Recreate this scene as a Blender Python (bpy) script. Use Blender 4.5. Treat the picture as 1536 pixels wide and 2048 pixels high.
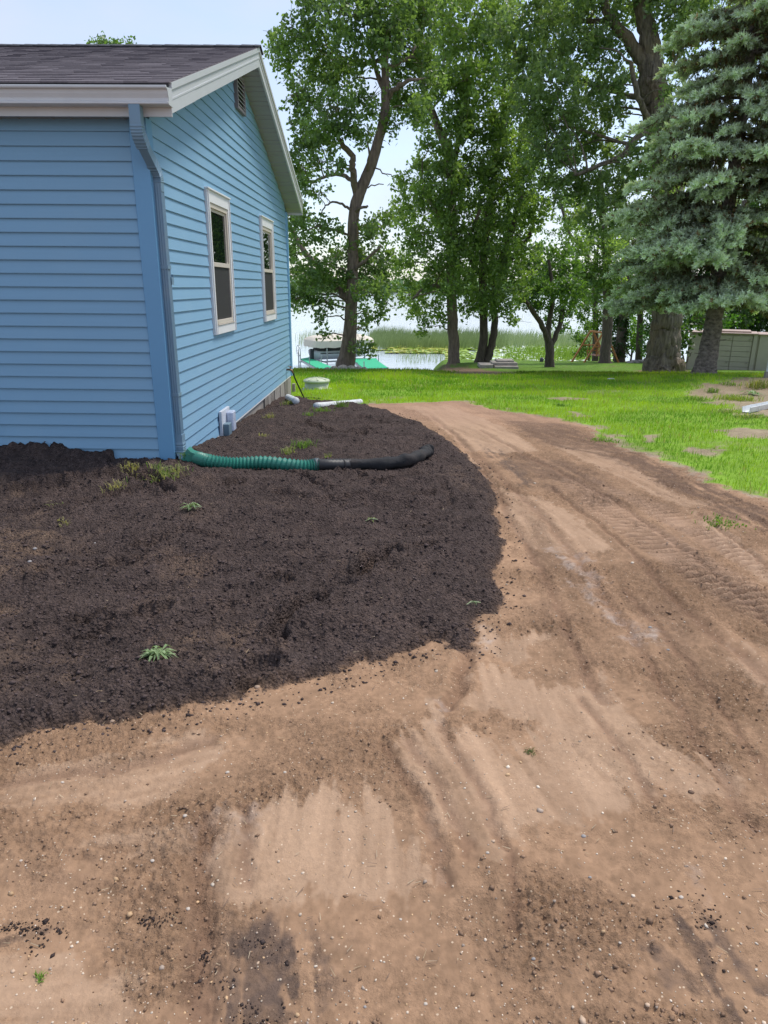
import bpy, bmesh, math, random
import numpy as np
from mathutils import Vector, Matrix
R = math.radians
scene = bpy.context.scene
COL = scene.collection
for o in list(bpy.data.objects): bpy.data.objects.remove(o)

# ------------------------------------------------------------------ camera
CAM_H = 1.5
F_PX, PITCH, ROLL = 1400.0, 0.31182908, 0.0077990
YAW = 0.01515911
CX, CY = -1.83495064, 5.90753336           # the near house corner
cam_d = bpy.data.cameras.new('camera'); cam = bpy.data.objects.new('camera', cam_d); COL.objects.link(cam)
cam_d.sensor_fit = 'VERTICAL'; cam_d.sensor_height = 24.0; cam_d.lens = 24.0*F_PX/2048.0
cam_d.clip_start = 0.05; cam_d.clip_end = 4000
fwd = Vector((0, math.cos(PITCH), -math.sin(PITCH))); up = Vector((0, math.sin(PITCH), math.cos(PITCH))); rt = Vector((1, 0, 0))
cr, sr = math.cos(ROLL), math.sin(ROLL)
r2 = rt*cr - up*(-sr)*1.0; r2 = rt*cr + up*sr; u2 = up*cr - rt*sr
cam.matrix_world = Matrix(((r2.x, u2.x, -fwd.x, 0), (r2.y, u2.y, -fwd.y, 0), (r2.z, u2.z, -fwd.z, CAM_H), (0, 0, 0, 1)))
scene.camera = cam
scene.render.resolution_x = 768; scene.render.resolution_y = 1024

# ------------------------------------------------------------------ sky, sun, exposure
SUN_EL, SUN_AZ = R(60), R(52)              # azimuth from +Y towards +X
world = bpy.data.worlds.new('World'); scene.world = world; world.use_nodes = True
nt = world.node_tree; nt.nodes.clear(); N = nt.nodes; L = nt.links
wo = N.new('ShaderNodeOutputWorld'); bg = N.new('ShaderNodeBackground'); bg.inputs[1].default_value = 0.13
sky = N.new('ShaderNodeTexSky'); sky.sky_type = 'NISHITA'; sky.sun_disc = False
sky.sun_elevation = SUN_EL; sky.sun_rotation = SUN_AZ; sky.altitude = 300; sky.air_density = 1.0; sky.dust_density = 1.2; sky.ozone_density = 1.2
tc = N.new('ShaderNodeTexCoord'); mp = N.new('ShaderNodeMapping'); mp.inputs['Scale'].default_value = (1, 1, 2.6); mp.inputs['Location'].default_value = (0.35, 0.2, 0.1)
cn = N.new('ShaderNodeTexNoise'); cn.inputs['Scale'].default_value = 1.7; cn.inputs['Detail'].default_value = 7; cn.inputs['Roughness'].default_value = 0.52
cr_ = N.new('ShaderNodeValToRGB'); cr_.color_ramp.elements[0].position = 0.40; cr_.color_ramp.elements[0].color = (0.25, 0.25, 0.25, 1)
cr_.color_ramp.elements[1].position = 0.66; cr_.color_ramp.elements[1].color = (0.93, 0.93, 0.93, 1)
mx = N.new('ShaderNodeMix'); mx.data_type = 'RGBA'
L.new(tc.outputs['Generated'], mp.inputs['Vector']); L.new(mp.outputs[0], cn.inputs['Vector']); L.new(cn.outputs['Fac'], cr_.inputs[0])
L.new(cr_.outputs[0], mx.inputs[0]); L.new(sky.outputs[0], mx.inputs[6]); mx.inputs[7].default_value = (3.3, 3.55, 4.2, 1)
L.new(mx.outputs[2], bg.inputs[0]); L.new(bg.outputs[0], wo.inputs[0])
sd = bpy.data.lights.new('sun', 'SUN'); sun = bpy.data.objects.new('sun', sd); COL.objects.link(sun)
sd.energy = 2.0; sd.angle = R(15); sd.color = (1.0, 0.95, 0.87)
sv = Vector((math.sin(SUN_AZ)*math.cos(SUN_EL), math.cos(SUN_AZ)*math.cos(SUN_EL), math.sin(SUN_EL)))
sun.rotation_euler = sv.to_track_quat('Z', 'Y').to_euler(); sun.location = (8, 5, 30)
scene.view_settings.view_transform = 'Standard'; scene.view_settings.look = 'None'
scene.view_settings.gamma = 1; scene.view_settings.exposure = 0.84; scene.view_settings.use_curve_mapping = False

# ------------------------------------------------------------------ helpers: projection of survey sightings
def ray(px, py):
    u = px-768; v = py-1024
    a = u*cr+v*sr; b = -u*sr+v*cr
    c, s = math.cos(PITCH), math.sin(PITCH)
    return (a, c*F_PX-s*b, -s*F_PX-c*b)
def at(px, py, Y):                          # world point at distance Y seen at (px, py) from the standpoint
    d = ray(px, py); k = Y/d[1]; return Vector((d[0]*k, Y, CAM_H+d[2]*k))
def ss(a, b, x):
    t = np.clip((x-a)/(b-a), 0, 1); return t*t*(3-2*t)

# ------------------------------------------------------------------ numpy noise
def _h(ix, iy, s):
    h = (ix.astype(np.int64)*374761393 + iy.astype(np.int64)*668265263 + s*974711) & 0xffffffff
    h = ((h ^ (h >> 13))*1274126177) & 0xffffffff
    h = (h ^ (h >> 16)) & 0xffffff
    return h/float(0xffffff)
def vn(x, y, s=0):
    x = np.asarray(x, float); y = np.asarray(y, float)
    ix = np.floor(x); iy = np.floor(y); fx = x-ix; fy = y-iy
    fx = fx*fx*fx*(fx*(fx*6-15)+10); fy = fy*fy*fy*(fy*(fy*6-15)+10)
    a = _h(ix, iy, s); b = _h(ix+1, iy, s); c = _h(ix, iy+1, s); d = _h(ix+1, iy+1, s)
    return (a+(b-a)*fx)*(1-fy)+(c+(d-c)*fx)*fy
def fbm(x, y, s=0, o=4, g=0.5):
    t = 0; A = 1; W = 0
    for i in range(o):
        t = t+A*(vn(x*2**i+17.3*i, y*2**i-9.1*i, s+i)-0.5); W += A; A *= g
    return t/W*2
def worley(x, y, s=0):
    ix = np.floor(x); iy = np.floor(y); m = np.full(np.shape(x), 9.0)
    for dx in (-1, 0, 1):
        for dy in (-1, 0, 1):
            jx = ix+dx; jy = iy+dy
            m = np.minimum(m, (jx+_h(jx, jy, s)-x)**2+(jy+_h(jx, jy, s+7)-y)**2)
    return np.sqrt(m)

# ------------------------------------------------------------------ base terrain
YL = np.array([-60, 0, 1, 7, 9, 11, 13, 16, 20, 22, 24, 30, 36, 42, 60, 100.])
ZL = np.array([.05, 0, 0, -.12, -.2, -.33, -.46, -.60, -.80, -.98, -1.35, -2.7, -4.0, -4.9, -5.8, -6.5])
YR = np.array([-60, 0, 1, 7, 9, 11, 13, 16, 18, 22, 26, 30, 36, 44, 52, 58, 62, 80, 100.])
ZR = np.array([.05, 0, 0, -.12, -.2, -.32, -.44, -.60, -.73, -1.05, -1.43, -1.78, -2.3, -2.85, -3.55, -4.3, -4.75, -6, -6.5])
def g(x, y):
    x = np.asarray(x, float); y = np.asarray(y, float)
    zl = np.interp(y, YL, ZL); zr = np.interp(y, YR, ZR)
    w = ss(0.045, 0.085, x/np.maximum(y, 5.0))
    z = zl*(1-w)+zr*w
    z = z+0.26*np.exp(-((x-3.8)/2.2)**2-((y-29.6)/2.4)**2)
    z = z+0.15*np.exp(-((x-8.6)/2.6)**2-((y-16.5)/3.0)**2)
    return z
def gp(px, py, fn=g):
    d = np.array(ray(px, py)); d = d/d[1]
    Y = np.linspace(0.6, 60, 6000); Z = CAM_H+d[2]*Y; gz = fn(d[0]*Y, Y)
    i = max(1, int(np.argmax(Z < gz))); f0 = Z[i-1]-gz[i-1]; f1 = Z[i]-gz[i]; t = f0/(f0-f1); yy = Y[i-1]+(Y[i]-Y[i-1])*t
    return (d[0]*yy, yy)
def poly(pts): return np.array([gp(*p) for p in pts])

def sdf(P, x, y):                            # signed distance, positive inside
    P = np.asarray(P); n = len(P); d = np.full(x.shape, 1e9); ins = np.zeros(x.shape, bool)
    for i in range(n):
        ax, ay = P[i]; bx, by = P[(i+1) % n]; ex, ey = bx-ax, by-ay
        t = np.clip(((x-ax)*ex+(y-ay)*ey)/(ex*ex+ey*ey+1e-12), 0, 1)
        d = np.minimum(d, (x-ax-t*ex)**2+(y-ay-t*ey)**2)
        if ey != 0:
            c = ((ay > y) != (by > y)) & (x < (bx-ax)*(y-ay)/ey+ax)
            ins ^= c
    d = np.sqrt(d); return np.where(ins, d, -d)

def house_st(x, y):                          # house-local coordinates
    dx = x-CX; dy = y-CY; c, s = math.cos(YAW), math.sin(YAW)
    return dx*c-dy*s, dx*s+dy*c
def h2w(x, y, z=0):
    c, s = math.cos(YAW), math.sin(YAW)
    return Vector((CX+x*c+y*s, CY-x*s+y*c, z))

BED = [(-60, 1500), (0, 1497), (60, 1478), (150, 1452), (230, 1440), (330, 1420), (430, 1404), (490, 1388), (512, 1366), (530, 1384), (560, 1378), (640, 1356),
       (720, 1334), (800, 1308), (850, 1294), (872, 1286), (920, 1306), (944, 1298), (946, 1268), (962, 1240), (1003, 1222), (1008, 1190), (985, 1160),
       (1000, 1120), (1013, 1100), (1000, 1060), (990, 1030), (995, 1000), (975, 960), (945, 925), (905, 888), (870, 865), (830, 845), (790, 830), (740, 819),
       (700, 812), (640, 809), (610, 806)]
LAWN = [(560, 812), (640, 809), (730, 812), (760, 806), (860, 804), (930, 803), (965, 814), (1000, 820), (1060, 829), (1130, 840), (1180, 856), (1210, 880), (1280, 906), (1350, 932),
        (1400, 952), (1460, 978), (1536, 1003), (1700, 1060)]
bedP = list(map(tuple, poly(BED)))
bedP += [tuple(h2w(-0.3, 7.6)[:2]), tuple(h2w(-0.4, 0.3)[:2]), tuple(h2w(-12, 0.3)[:2]), (-13.0, bedP[0][1]-0.6)]
bedP = np.array(bedP)
lawnP = list(map(tuple, poly(LAWN)))
lx, ly = lawnP[-1]
lawnP += [(lx+10, ly-4), (90, ly-6), (90, 90), (-90, 90), (-90, 13.5), (lawnP[0][0]-0.5, 13.3)]
lawnP = np.array(lawnP)
BARE = [([(1385, 896), (1440, 890), (1450, 908), (1390, 908)], .05), ([(1425, 862), (1480, 852), (1560, 860), (1560, 882), (1480, 876)], .05), ([(1290, 872), (1318, 870), (1320, 882), (1300, 884)], .04),
        ([(1370, 792), (1400, 772), (1470, 760), (1560, 752), (1660, 760), (1700, 850), (1600, 838), (1500, 832), (1470, 815), (1430, 806)], .12),
        ([(1090, 795), (1130, 793), (1175, 800), (1120, 801)], .03), ([(1130, 822), (1150, 824), (1185, 832), (1150, 834)], .03),
        ([(870, 742), (905, 733), (960, 738), (1035, 745), (1000, 753), (900, 748)], .15), ([(1270, 742), (1300, 738), (1370, 736), (1380, 744), (1300, 748)], .1)]
bareP = [(poly(p), w) for p, w in BARE]
PALE = [  # (outline, edge softness, streak direction in the image at its middle)
    ([(425, 1625), (470, 1605), (590, 1600), (760, 1610), (850, 1680), (900, 1790), (860, 1800), (700, 1790), (560, 1800), (415, 1800)], (620, 1640, 600, 1800), .9),
    ([(770, 1480), (880, 1425), (900, 1480), (1050, 1470), (1160, 1380), (1230, 1400), (1300, 1480), (1480, 1560), (1470, 1590), (1300, 1600), (1240, 1640), (1110, 1640), (1060, 1690), (960, 1690), (860, 1650), (800, 1560)], (900, 1460, 1010, 1640), .8),
    ([(950, 1262), (1095, 1262), (1100, 1280), (1040, 1320), (990, 1310), (960, 1300)], (1000, 1260, 1010, 1320), 1.0),
    ([(930, 1345), (1030, 1340), (1120, 1400), (1130, 1440), (1040, 1440), (940, 1410), (920, 1390)], (960, 1340, 980, 1420), .95),
    ([(1060, 1440), (1140, 1370), (1200, 1360), (1260, 1440), (1200, 1480), (1100, 1480)], (1150, 1390, 1190, 1470), .7),
    ([(-50, 1560), (120, 1530), (300, 1490), (450, 1465), (470, 1490), (400, 1530), (330, 1590), (150, 1620), (-50, 1640)], (0, 1580, 400, 1500), .7),
    ([(200, 1680), (350, 1650), (400, 1665), (395, 1700), (260, 1710)], (200, 1690, 400, 1655), .5),
    ([(-50, 1910), (130, 1920), (270, 1965), (275, 2120), (-50, 2120)], (0, 1990, 250, 1980), .75),
    ([(800, 812), (900, 812), (1000, 850), (1080, 900), (1000, 905), (930, 900), (900, 870), (850, 830)], (850, 825, 980, 890), .85),
    ([(1100, 885), (1200, 900), (1340, 980), (1420, 1010), (1380, 1020), (1250, 960), (1130, 905)], (1130, 895, 1380, 1010), .6),
    ([(930, 905), (1010, 985), (1080, 990), (1180, 1060), (1240, 1110), (1150, 1110), (1060, 1100), (1020, 1060), (1000, 990)], (960, 930, 1150, 1080), .6),
    ([(1390, 1020), (1536, 1120), (1536, 1170), (1440, 1100)], (1400, 1030, 1530, 1130), .7),
    ([(1460, 1260), (1560, 1350), (1560, 1420), (1490, 1340)], (1460, 1270, 1540, 1370), .6),
]
GREY = [([(1100, 1085), (1140, 1100), (1200, 1150), (1240, 1230), (1290, 1260), (1330, 1290), (1290, 1300), (1230, 1250), (1180, 1190), (1140, 1140)], 1.0),
        ([(1320, 1700), (1400, 1740), (1440, 1800), (1400, 1800)], .5), ([(942, 1268), (975, 1268), (970, 1300), (945, 1300)], 1.3),
        ([(860, 1415), (890, 1425), (885, 1445), (865, 1440)], 1.0), ([(425, 1640), (480, 1610), (560, 1620), (540, 1660), (430, 1700)], .6)]
DARK = [([(410, 1850), (470, 1830), (600, 1835), (650, 1900), (640, 2120), (500, 2150), (400, 2120), (400, 1900)], (520, 1840, 515, 2040), .8),
        ([(1340, 1830), (1370, 1800), (1430, 1860), (1560, 1960), (1560, 2120), (1400, 2150), (1330, 2000)], (1370, 1830, 1500, 2040), .75),
        ([(0, 1880), (60, 1840), (110, 1850), (100, 1890), (30, 1900)], (0, 1880, 100, 1850), 1.0), ([(260, 1840), (310, 1820), (335, 1825), (330, 1850), (280, 1855)], (260, 1840, 330, 1825), .9),
        ([(130, 1855), (200, 1850), (230, 1862), (170, 1870)], (130, 1860, 230, 1855), .7), ([(200, 1885), (260, 1880), (270, 1895), (220, 1900)], (200, 1890, 270, 1885), .6),
        ([(958, 880), (1010, 900), (1060, 955), (1075, 975), (1030, 968), (985, 925)], (965, 890, 1060, 965), .8)]
EARTH = [([(1000, 840), (1120, 845), (1200, 870), (1300, 915), (1260, 930), (1120, 895), (1040, 870)], (1050, 855, 1240, 900), .8), ([(1020, 900), (1180, 935), (1260, 1000), (1200, 1010), (1080, 970), (1030, 930)], (1040, 915, 1200, 990), .7),
        ([(1040, 850), (1120, 855), (1180, 880), (1150, 900), (1080, 885)], (1050, 860, 1160, 885), .55),
        ([(1110, 930), (1200, 975), (1210, 1000), (1150, 985)], (1110, 935, 1200, 990), .6), ([(1290, 1020), (1400, 1060), (1460, 1110), (1400, 1110), (1300, 1040)], (1300, 1030, 1440, 1100), .45),
        ([(1210, 885), (1300, 915), (1420, 965), (1560, 1020), (1560, 1090), (1440, 1030), (1320, 975), (1220, 915)], (1230, 900, 1500, 1030), .9), ([(1240, 1130), (1330, 1180), (1430, 1290), (1500, 1420), (1450, 1440), (1330, 1290), (1250, 1190)], (1260, 1150, 1450, 1400), .35), ([(1040, 1010), (1110, 1080), (1160, 1200), (1240, 1400), (1130, 1350), (1060, 1200)], (1060, 1050, 1180, 1350), .3), ([(0, 1620), (200, 1640), (400, 1720), (380, 1860), (200, 1830), (0, 1800)], (0, 1700, 380, 1780), .28), ([(270, 1920), (400, 1880), (395, 2100), (280, 2100)], (330, 1900, 330, 2080), .6), ([(600, 1810), (1000, 1800), (1100, 1900), (1000, 2080), (700, 2080)], (700, 1850, 1000, 2000), .08)]
BROWN = [([(-20, 1085), (110, 1062), (150, 1095), (110, 1130), (60, 1175), (-20, 1190)], .8), ([(345, 1320), (430, 1272), (450, 1290), (520, 1312), (400, 1350), (350, 1345)], .75), ([(-40, 1330), (90, 1320), (200, 1370), (60, 1420), (-40, 1400)], .5), ([(880, 940), (960, 950), (960, 1010), (900, 990)], .35), ([(250, 1200), (420, 1180), (450, 1220), (300, 1260)], .25), ([(380, 1010), (430, 980), (440, 1030)], .3), ([(-20, 1000), (40, 990), (60, 1030), (-20, 1040)], .5)]
brownP = [(poly(p), w) for p, w in BROWN]
def dirv(s):
    a = np.array(gp(s[0], s[1])); b = np.array(gp(s[2], s[3])); v = b-a; return v/np.linalg.norm(v)
earthP = [(poly(p), dirv(s), w) for p, s, w in EARTH]
paleP = [(poly(p), dirv(s), w) for p, s, w in PALE]
greyP = [(poly(p), w) for p, w in GREY]
darkP = [(poly(p), dirv(s), w) for p, s, w in DARK]
cleatP = poly([(1120, 955), (1200, 960), (1330, 1010), (1450, 1075), (1560, 1150), (1560, 1250), (1480, 1225), (1340, 1160), (1220, 1080), (1150, 1010)])
cleatD = dirv((1160, 980, 1500, 1190))
RUTS = [([(1105, 975), (1160, 1020), (1220, 1070), (1280, 1120)], .02, .012), ([(1280, 1120), (1340, 1190), (1420, 1260), (1520, 1340), (1560, 1380)], .035, .012), ([(1400, 1030), (1470, 1085), (1560, 1150)], .02, .012),
        ([(415, 1640), (402, 1760), (398, 1900), (396, 2100)], .035, .014), ([(494, 1612), (497, 1680), (492, 1760)], .02, .006), ([(812, 1480), (870, 1570), (905, 1640), (940, 1720)], .022, .008),
        ([(1160, 1400), (1250, 1510), (1310, 1610)], .02, .007), ([(935, 1305), (925, 1350), (895, 1420)], .03, .02), ([(770, 1500), (830, 1600), (880, 1690), (890, 1770)], .02, .009),
        ([(0, 1570), (200, 1540), (420, 1480)], .03, .008), ([(860, 830), (920, 880), (960, 930), (1010, 1010)], .03, .01)]
RUTS += [([(900, 860), (980, 935), (1095, 1045), (1215, 1200), (1360, 1420), (1500, 1660)], .03, .010), ([(960, 862), (1100, 935), (1250, 1015), (1400, 1125), (1560, 1265)], .03, .010), ([(1005, 1010), (1075, 1130), (1150, 1290), (1200, 1400)], .025, .008), ([(1250, 1180), (1380, 1330), (1500, 1500), (1560, 1600)], .02, .007), ([(880, 1450), (960, 1590), (1010, 1700), (1040, 1850)], .02, .007)]
rutP = [(poly(p), w, d) for p, w, d in RUTS]
FOOT = [(745, 1158, 70, 26, 20), (600, 1245, 95, 26, 24), (850, 1120, 50, 14, 10), (470, 995, 50, 12, 10),
        (100, 1000, 110, 16, 5), (250, 1010, 90, 14, 8), (310, 985, 50, 10, -25), (380, 1140, 110, 14, 4), (180, 1260, 90, 16, 4), (490, 1370, 50, 16, 10), (840, 1010, 60, 10, 8), (560, 1180, 60, 12, -10),
        (300, 1110, 80, 12, 6), (830, 1070, 40, 9, 0), (90, 950, 70, 10, 0), (620, 870, 40, 8, 0), (720, 880, 30, 8, 0)]
footP = []
for fx_, fy_, fl, fw_, fa in FOOT:
    c = np.array(gp(fx_, fy_)); e = np.array(gp(fx_+fl*.5*math.cos(R(fa)), fy_-fl*.5*math.sin(R(fa)))); w_ = np.array(gp(fx_, fy_-fw_*.5))
    footP.append((c, (e-c)/np.linalg.norm(e-c), np.linalg.norm(e-c), max(.03, np.linalg.norm(w_-c)*.6)))

FUR = [([(540, 962), (600, 976), (670, 1008)], .045, .045), ([(650, 958), (700, 966), (768, 985)], .045, .045), ([(0, 1018), (110, 1005), (200, 985), (300, 960)], .05, .045), ([(20, 1052), (160, 1040), (230, 1022)], .045, .035), ([(255, 980), (300, 990), (345, 1012)], .05, .055),
       ([(290, 1105), (370, 1088), (440, 1092)], .04, .03), ([(90, 1172), (190, 1150), (275, 1140)], .05, .035), ([(170, 1288), (240, 1268), (330, 1252)], .05, .03), ([(360, 1292), (410, 1262), (470, 1240)], .05, .03), ([(560, 1010), (640, 1030), (760, 1018)], .05, .03),
       ([(480, 1375), (520, 1350), (545, 1345)], .05, .03), ([(720, 1180), (735, 1150), (780, 1128)], .05, .045), ([(560, 1278), (590, 1248), (640, 1222)], .055, .05), ([(600, 868), (680, 880), (740, 876)], .05, .04), ([(640, 845), (720, 850), (800, 868)], .05, .03), ([(820, 960), (880, 985), (900, 1030)], .04, .025)]
furP = [(poly(p), w, d) for p, w, d in FUR]
def seg_dist(P, x, y):
    d = np.full(x.shape, 1e9)
    for i in range(len(P)-1):
        ax, ay = P[i]; bx, by = P[i+1]; ex, ey = bx-ax, by-ay
        t = np.clip(((x-ax)*ex+(y-ay)*ey)/(ex*ex+ey*ey), 0, 1); d = np.minimum(d, np.hypot(x-ax-t*ex, y-ay-t*ey))
    return d

def surface(x, y, colour=True):
    """height, albedo, class (0 driveway, 1 bed, 2 lawn), lawn density for flat arrays x, y"""
    x = np.asarray(x, float); y = np.asarray(y, float)
    near = (y < 17) & (np.abs(x) < 16)
    z = g(x, y)
    w1 = fbm(x*9, y*9, 3, 4)*.05+fbm(x*40, y*40, 5, 2)*.018; w2 = fbm(x*9+50, y*9, 4, 4)*.05+fbm(x*40, y*40+9, 6, 2)*.018
    xs, ys = x+w1, y+w2
    sb = sdf(bedP, xs, ys); sl = sdf(lawnP, xs+w1*2, ys+w2*2)
    bed = ss(-.012, .02, sb); lawn = ss(-.03, .05, sl)*(1-bed)
    bare = np.zeros_like(x)
    for P, sw in bareP:
        bare = np.maximum(bare, ss(-sw*1.6, sw*1.2, sdf(P, xs+fbm(x*2.5, y*2.5, 21, 3)*sw*3, ys)+fbm(x*6, y*6, 22, 4)*(sw*1.5+.06))*.93)
    dens = lawn*(1-bare)*ss(-.05, .30, sl+fbm(x*4, y*4, 23, 4)*.35)*(1-.55*np.clip(fbm(x*1.3, y*1.3, 24, 4)*2.2-.5, 0, 1))
    s, t = house_st(x, y)
    dfront = np.where(s < 0, np.maximum(-t, 0), np.hypot(s, np.minimum(t, 0)))
    dgab = np.where(t > 0, np.maximum(s, 0), np.hypot(s, t)); dw = np.minimum(np.where(t > 0, 9, dfront), np.where(s < 0, 9, dgab))
    inn = ss(0, .22, sb)
    bedh = .045*inn+.022*ss(0, .05, sb)+inn*(.10*np.exp(-dw/1.1))+inn*np.clip(-s, 0, 2.2)*.085*np.exp(-np.maximum(-t, 0)/.7)
    gabz = np.interp(t, [-3, 0, .7, 1.3, 2.1, 4, 5.8, 6.6, 7.4, 9], [0, .06, .02, -.06, -.09, -.2, -.28, -.46, -.52, -.6])
    wg = bed*np.exp(-(np.maximum(s, 0)/.35)**2)*((t > -.2) & (s > -.5))
    bedh = bedh+fbm(x*2.2, y*2.6, 31, 3)*.045*inn+fbm(x*1.1+y*.5, y*5.5, 37, 3)*.045*inn+np.maximum(0, fbm(x*7, y*9, 38, 3)-.15)*.035*inn
    bedh = bedh+np.maximum(0, fbm(x*6, y*6, 33, 3)-.1)*.16*inn*np.exp(-dw/.18)
    z = z+bedh*bed
    z = z*(1-wg*.85)+(gabz+fbm(x*5, y*5, 39, 3)*.03)*wg*.85
    # crumb relief
    fade = np.clip(1.3-y/14, 0.15, 1)
    wl = worley(x*30, y*30, 41); wl2 = worley(x*75, y*75, 43)
    crumb = (.5-wl)*.012+(.5-wl2)*.013+fbm(x*18, y*18, 45, 3)*.009
    z = z+crumb*bed*fade
    foot = np.zeros_like(x)
    for c, dv, la, wa in footP:
        u = ((x-c[0])*dv[0]+(y-c[1])*dv[1])/la; v = (-(x-c[0])*dv[1]+(y-c[1])*dv[0])/wa
        q = np.sqrt(u*u+v*v)+w1*3
        pit = 1-ss(.82, 1.02, q); rim = np.exp(-((q-1.16)/.14)**2)
        z = z-pit*.050*bed+rim*.022*bed-pit*crumb*.7*bed
        foot = np.maximum(foot, pit*bed)
    for P, wd, dp in furP:
        d = seg_dist(P, x+w1*1.2, y+w2*1.2); k = np.exp(-(d/wd)**4); z = z-bed*k*dp+bed*dp*.55*np.exp(-((d-wd*1.5)/(wd*.5))**2)-bed*k*crumb*.6
    # driveway
    dr = (1-bed)*(1-dens)
    pale = np.zeros_like(x); grey = np.zeros_like(x); dark = np.zeros_like(x); smooth = np.zeros_like(x); stre = np.zeros_like(x)
    xb, yb = x+w1*2.4+fbm(x*3, y*3, 51, 3)*.05, y+w2*2.4+fbm(x*3, y*3, 52, 3)*.05
    for P, dv, wt in paleP:
        lo = P.min(0)-.5; hi = P.max(0)+.5; m = (x > lo[0]) & (x < hi[0]) & (y > lo[1]) & (y < hi[1])
        if not m.any(): continue
        X_, Y_ = x[m], y[m]; u = X_*dv[0]+Y_*dv[1]; v = -X_*dv[1]+Y_*dv[0]
        st = .6*fbm(u*1.6+v*.8, v*13, 53, 4)+.55*fbm(u*3.1, v*37, 50, 3)
        d = sdf(P, (x+w1*1.1)[m]+dv[0]*st*.15, (y+w2*1.1)[m]+dv[1]*st*.15)
        hf = fbm(X_*28, Y_*28, 54, 3); k = ss(-.012, .022, d+st*.06+hf*.035)*np.clip(1.0+st*.6+hf*.3-(1-wt)*.8, 0, 1)
        pale[m] = np.maximum(pale[m], k); smooth[m] = np.maximum(smooth[m], ss(-.02, .05, d)*wt); stre[m] = np.where(d > -.05, st, stre[m])
    for P, wt in greyP:
        grey = np.maximum(grey, ss(-.02, .06, sdf(P, xb, yb)+fbm(x*16, y*16, 55, 3)*.05)*wt*np.clip(.65+fbm(x*25, y*25, 56, 3), 0, 1))
    for P, dv, wt in darkP:
        u = x*dv[0]+y*dv[1]; v = -x*dv[1]+y*dv[0]; st = fbm(u*2.2, v*26, 57, 4)
        k = ss(-.03, .10, sdf(P, xb, yb)+st*.07)*ss(.18, .70, .55+st*1.5+fbm(x*9, y*9, 58, 3)*.8+fbm(x*35, y*35, 59, 2)*.5)*wt
        dark = np.maximum(dark, k)
    brn = np.zeros_like(x)
    for P, dv, wt in earthP:
        u = x*dv[0]+y*dv[1]; v = -x*dv[1]+y*dv[0]; st = fbm(u*2.2, v*20, 87, 4)
        brn = np.maximum(brn, ss(-.06, .14, sdf(P, xb, yb)+st*.08)*np.clip(.75+st*1.1+fbm(x*20, y*20, 88, 3)*.7, 0, 1)*wt)
    rough = np.clip(.45+fbm(x*2.1, y*3.0, 61, 4)*1.5, 0.1, 1)*(1-smooth)+brn*.6
    flow = fbm(x*3.5+y*1.2, y*1.3-x*.6, 62, 4)
    z = z+dr*(fbm(x*1.6, y*1.6, 63, 3)*.022+flow*.006)
    wl3 = worley(x*42, y*42, 64); wl4 = worley(x*95, y*95, 65)
    rub = (.45-wl3)*.020*np.clip(fbm(x*5, y*5, 66, 3)*2.2+.35, 0, 1)+(.5-wl4)*.010+fbm(x*30, y*30, 67, 3)*.010
    z = z+dr*rub*(rough+.08)*fade+dr*smooth*stre*.0025
    # crawler cleats
    mc = ss(-.08, .12, sdf(cleatP, x+w1, y+w2)); u = x*cleatD[0]+y*cleatD[1]; v = -x*cleatD[1]+y*cleatD[0]
    tr = np.clip(1-((np.mod(v+.13, .46)-.23)/.2)**4, 0, 1)
    ph = (u+fbm(v*2, u*2, 68, 2)*.03)/.072
    cl = np.abs(np.mod(ph, 1)-.5)*2
    ck = mc*tr*np.clip(.85+fbm(x*3, y*3, 69, 3)*1.2, 0, 1)
    z = z+dr*ck*(ss(.35, .8, cl)-.5)*.044
    rut = np.zeros_like(x)
    for P, wd, dp in rutP:
        d = seg_dist(P, x+w1*.5, y+w2*.5); k = np.exp(-(d/wd)**2); z = z-dr*k*dp+dr*dp*.5*np.exp(-((d-wd*1.9)/wd)**2); rut = np.maximum(rut, k)
    z = z+lawn*(fbm(x*1.1, y*1.1, 71, 3)*.03)*np.clip(y/9, 0, 1)
    cls = np.where(sb > 0, 1, np.where(sl > 0, 2, 0))
    if not colour: return z, dens, cls, rough*dr, bed
    # albedo
    def mixc(a, b, k): return a*(1-k[:, None])+np.asarray(b)*k[:, None]
    n1 = fbm(x*2.3, y*2.3, 81, 4); n2 = fbm(x*14, y*14, 82, 4); n3 = fbm(x*60, y*60, 83, 2)
    A = np.ones((len(x), 3))*np.array([.300, .186, .114])
    n4 = fbm(x*27+3, y*27, 84, 3); n5 = np.clip((fbm(x*11, y*11, 90, 4)-.02)*5, -1, 1)
    A = A*(1+.16*n1+.14*n2+.18*n3+.16*n4+.05*n5)[:, None]
    uu = x*cleatD[0]+y*cleatD[1]; vv = -x*cleatD[1]+y*cleatD[0]+.10*np.maximum(5-y, 0)**1.3; fs = fbm(uu*.55, vv*7, 89, 4)
    A = A*(1+.42*fs*ss(-.3, 1.0, x)*ss(1.2, 2.4, y)*(1-.6*smooth))[:, None]
    A = mixc(A, (.225, .138, .084), np.clip(rough*.5+n2*.25, 0, .7)*.8)
    A = mixc(A, (.370, .246, .162), np.clip(pale, 0, 1)*(.85+.1*n2))
    A = mixc(A, (.40, .325, .28), np.clip(grey, 0, 1)*.7)
    A = mixc(A, (.130, .083, .060), np.clip(brn, 0, 1)*.9)
    A = mixc(A, (.095, .069, .058), np.clip(dark*(1+.5*n3+.4*n2), 0, 1)*.85)
    A = mixc(A, (.165, .095, .064), np.clip(rut, 0, 1)*.45)
    A = A*(1+.32*(stre*smooth))[:, None]
    A = mixc(A, (.43, .29, .205), mc*tr*.35)
    A = mixc(A, (.13, .078, .052), ck*(1-ss(.3, .7, cl))*.7)  # groove shade painted dark between the tread bars
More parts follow.
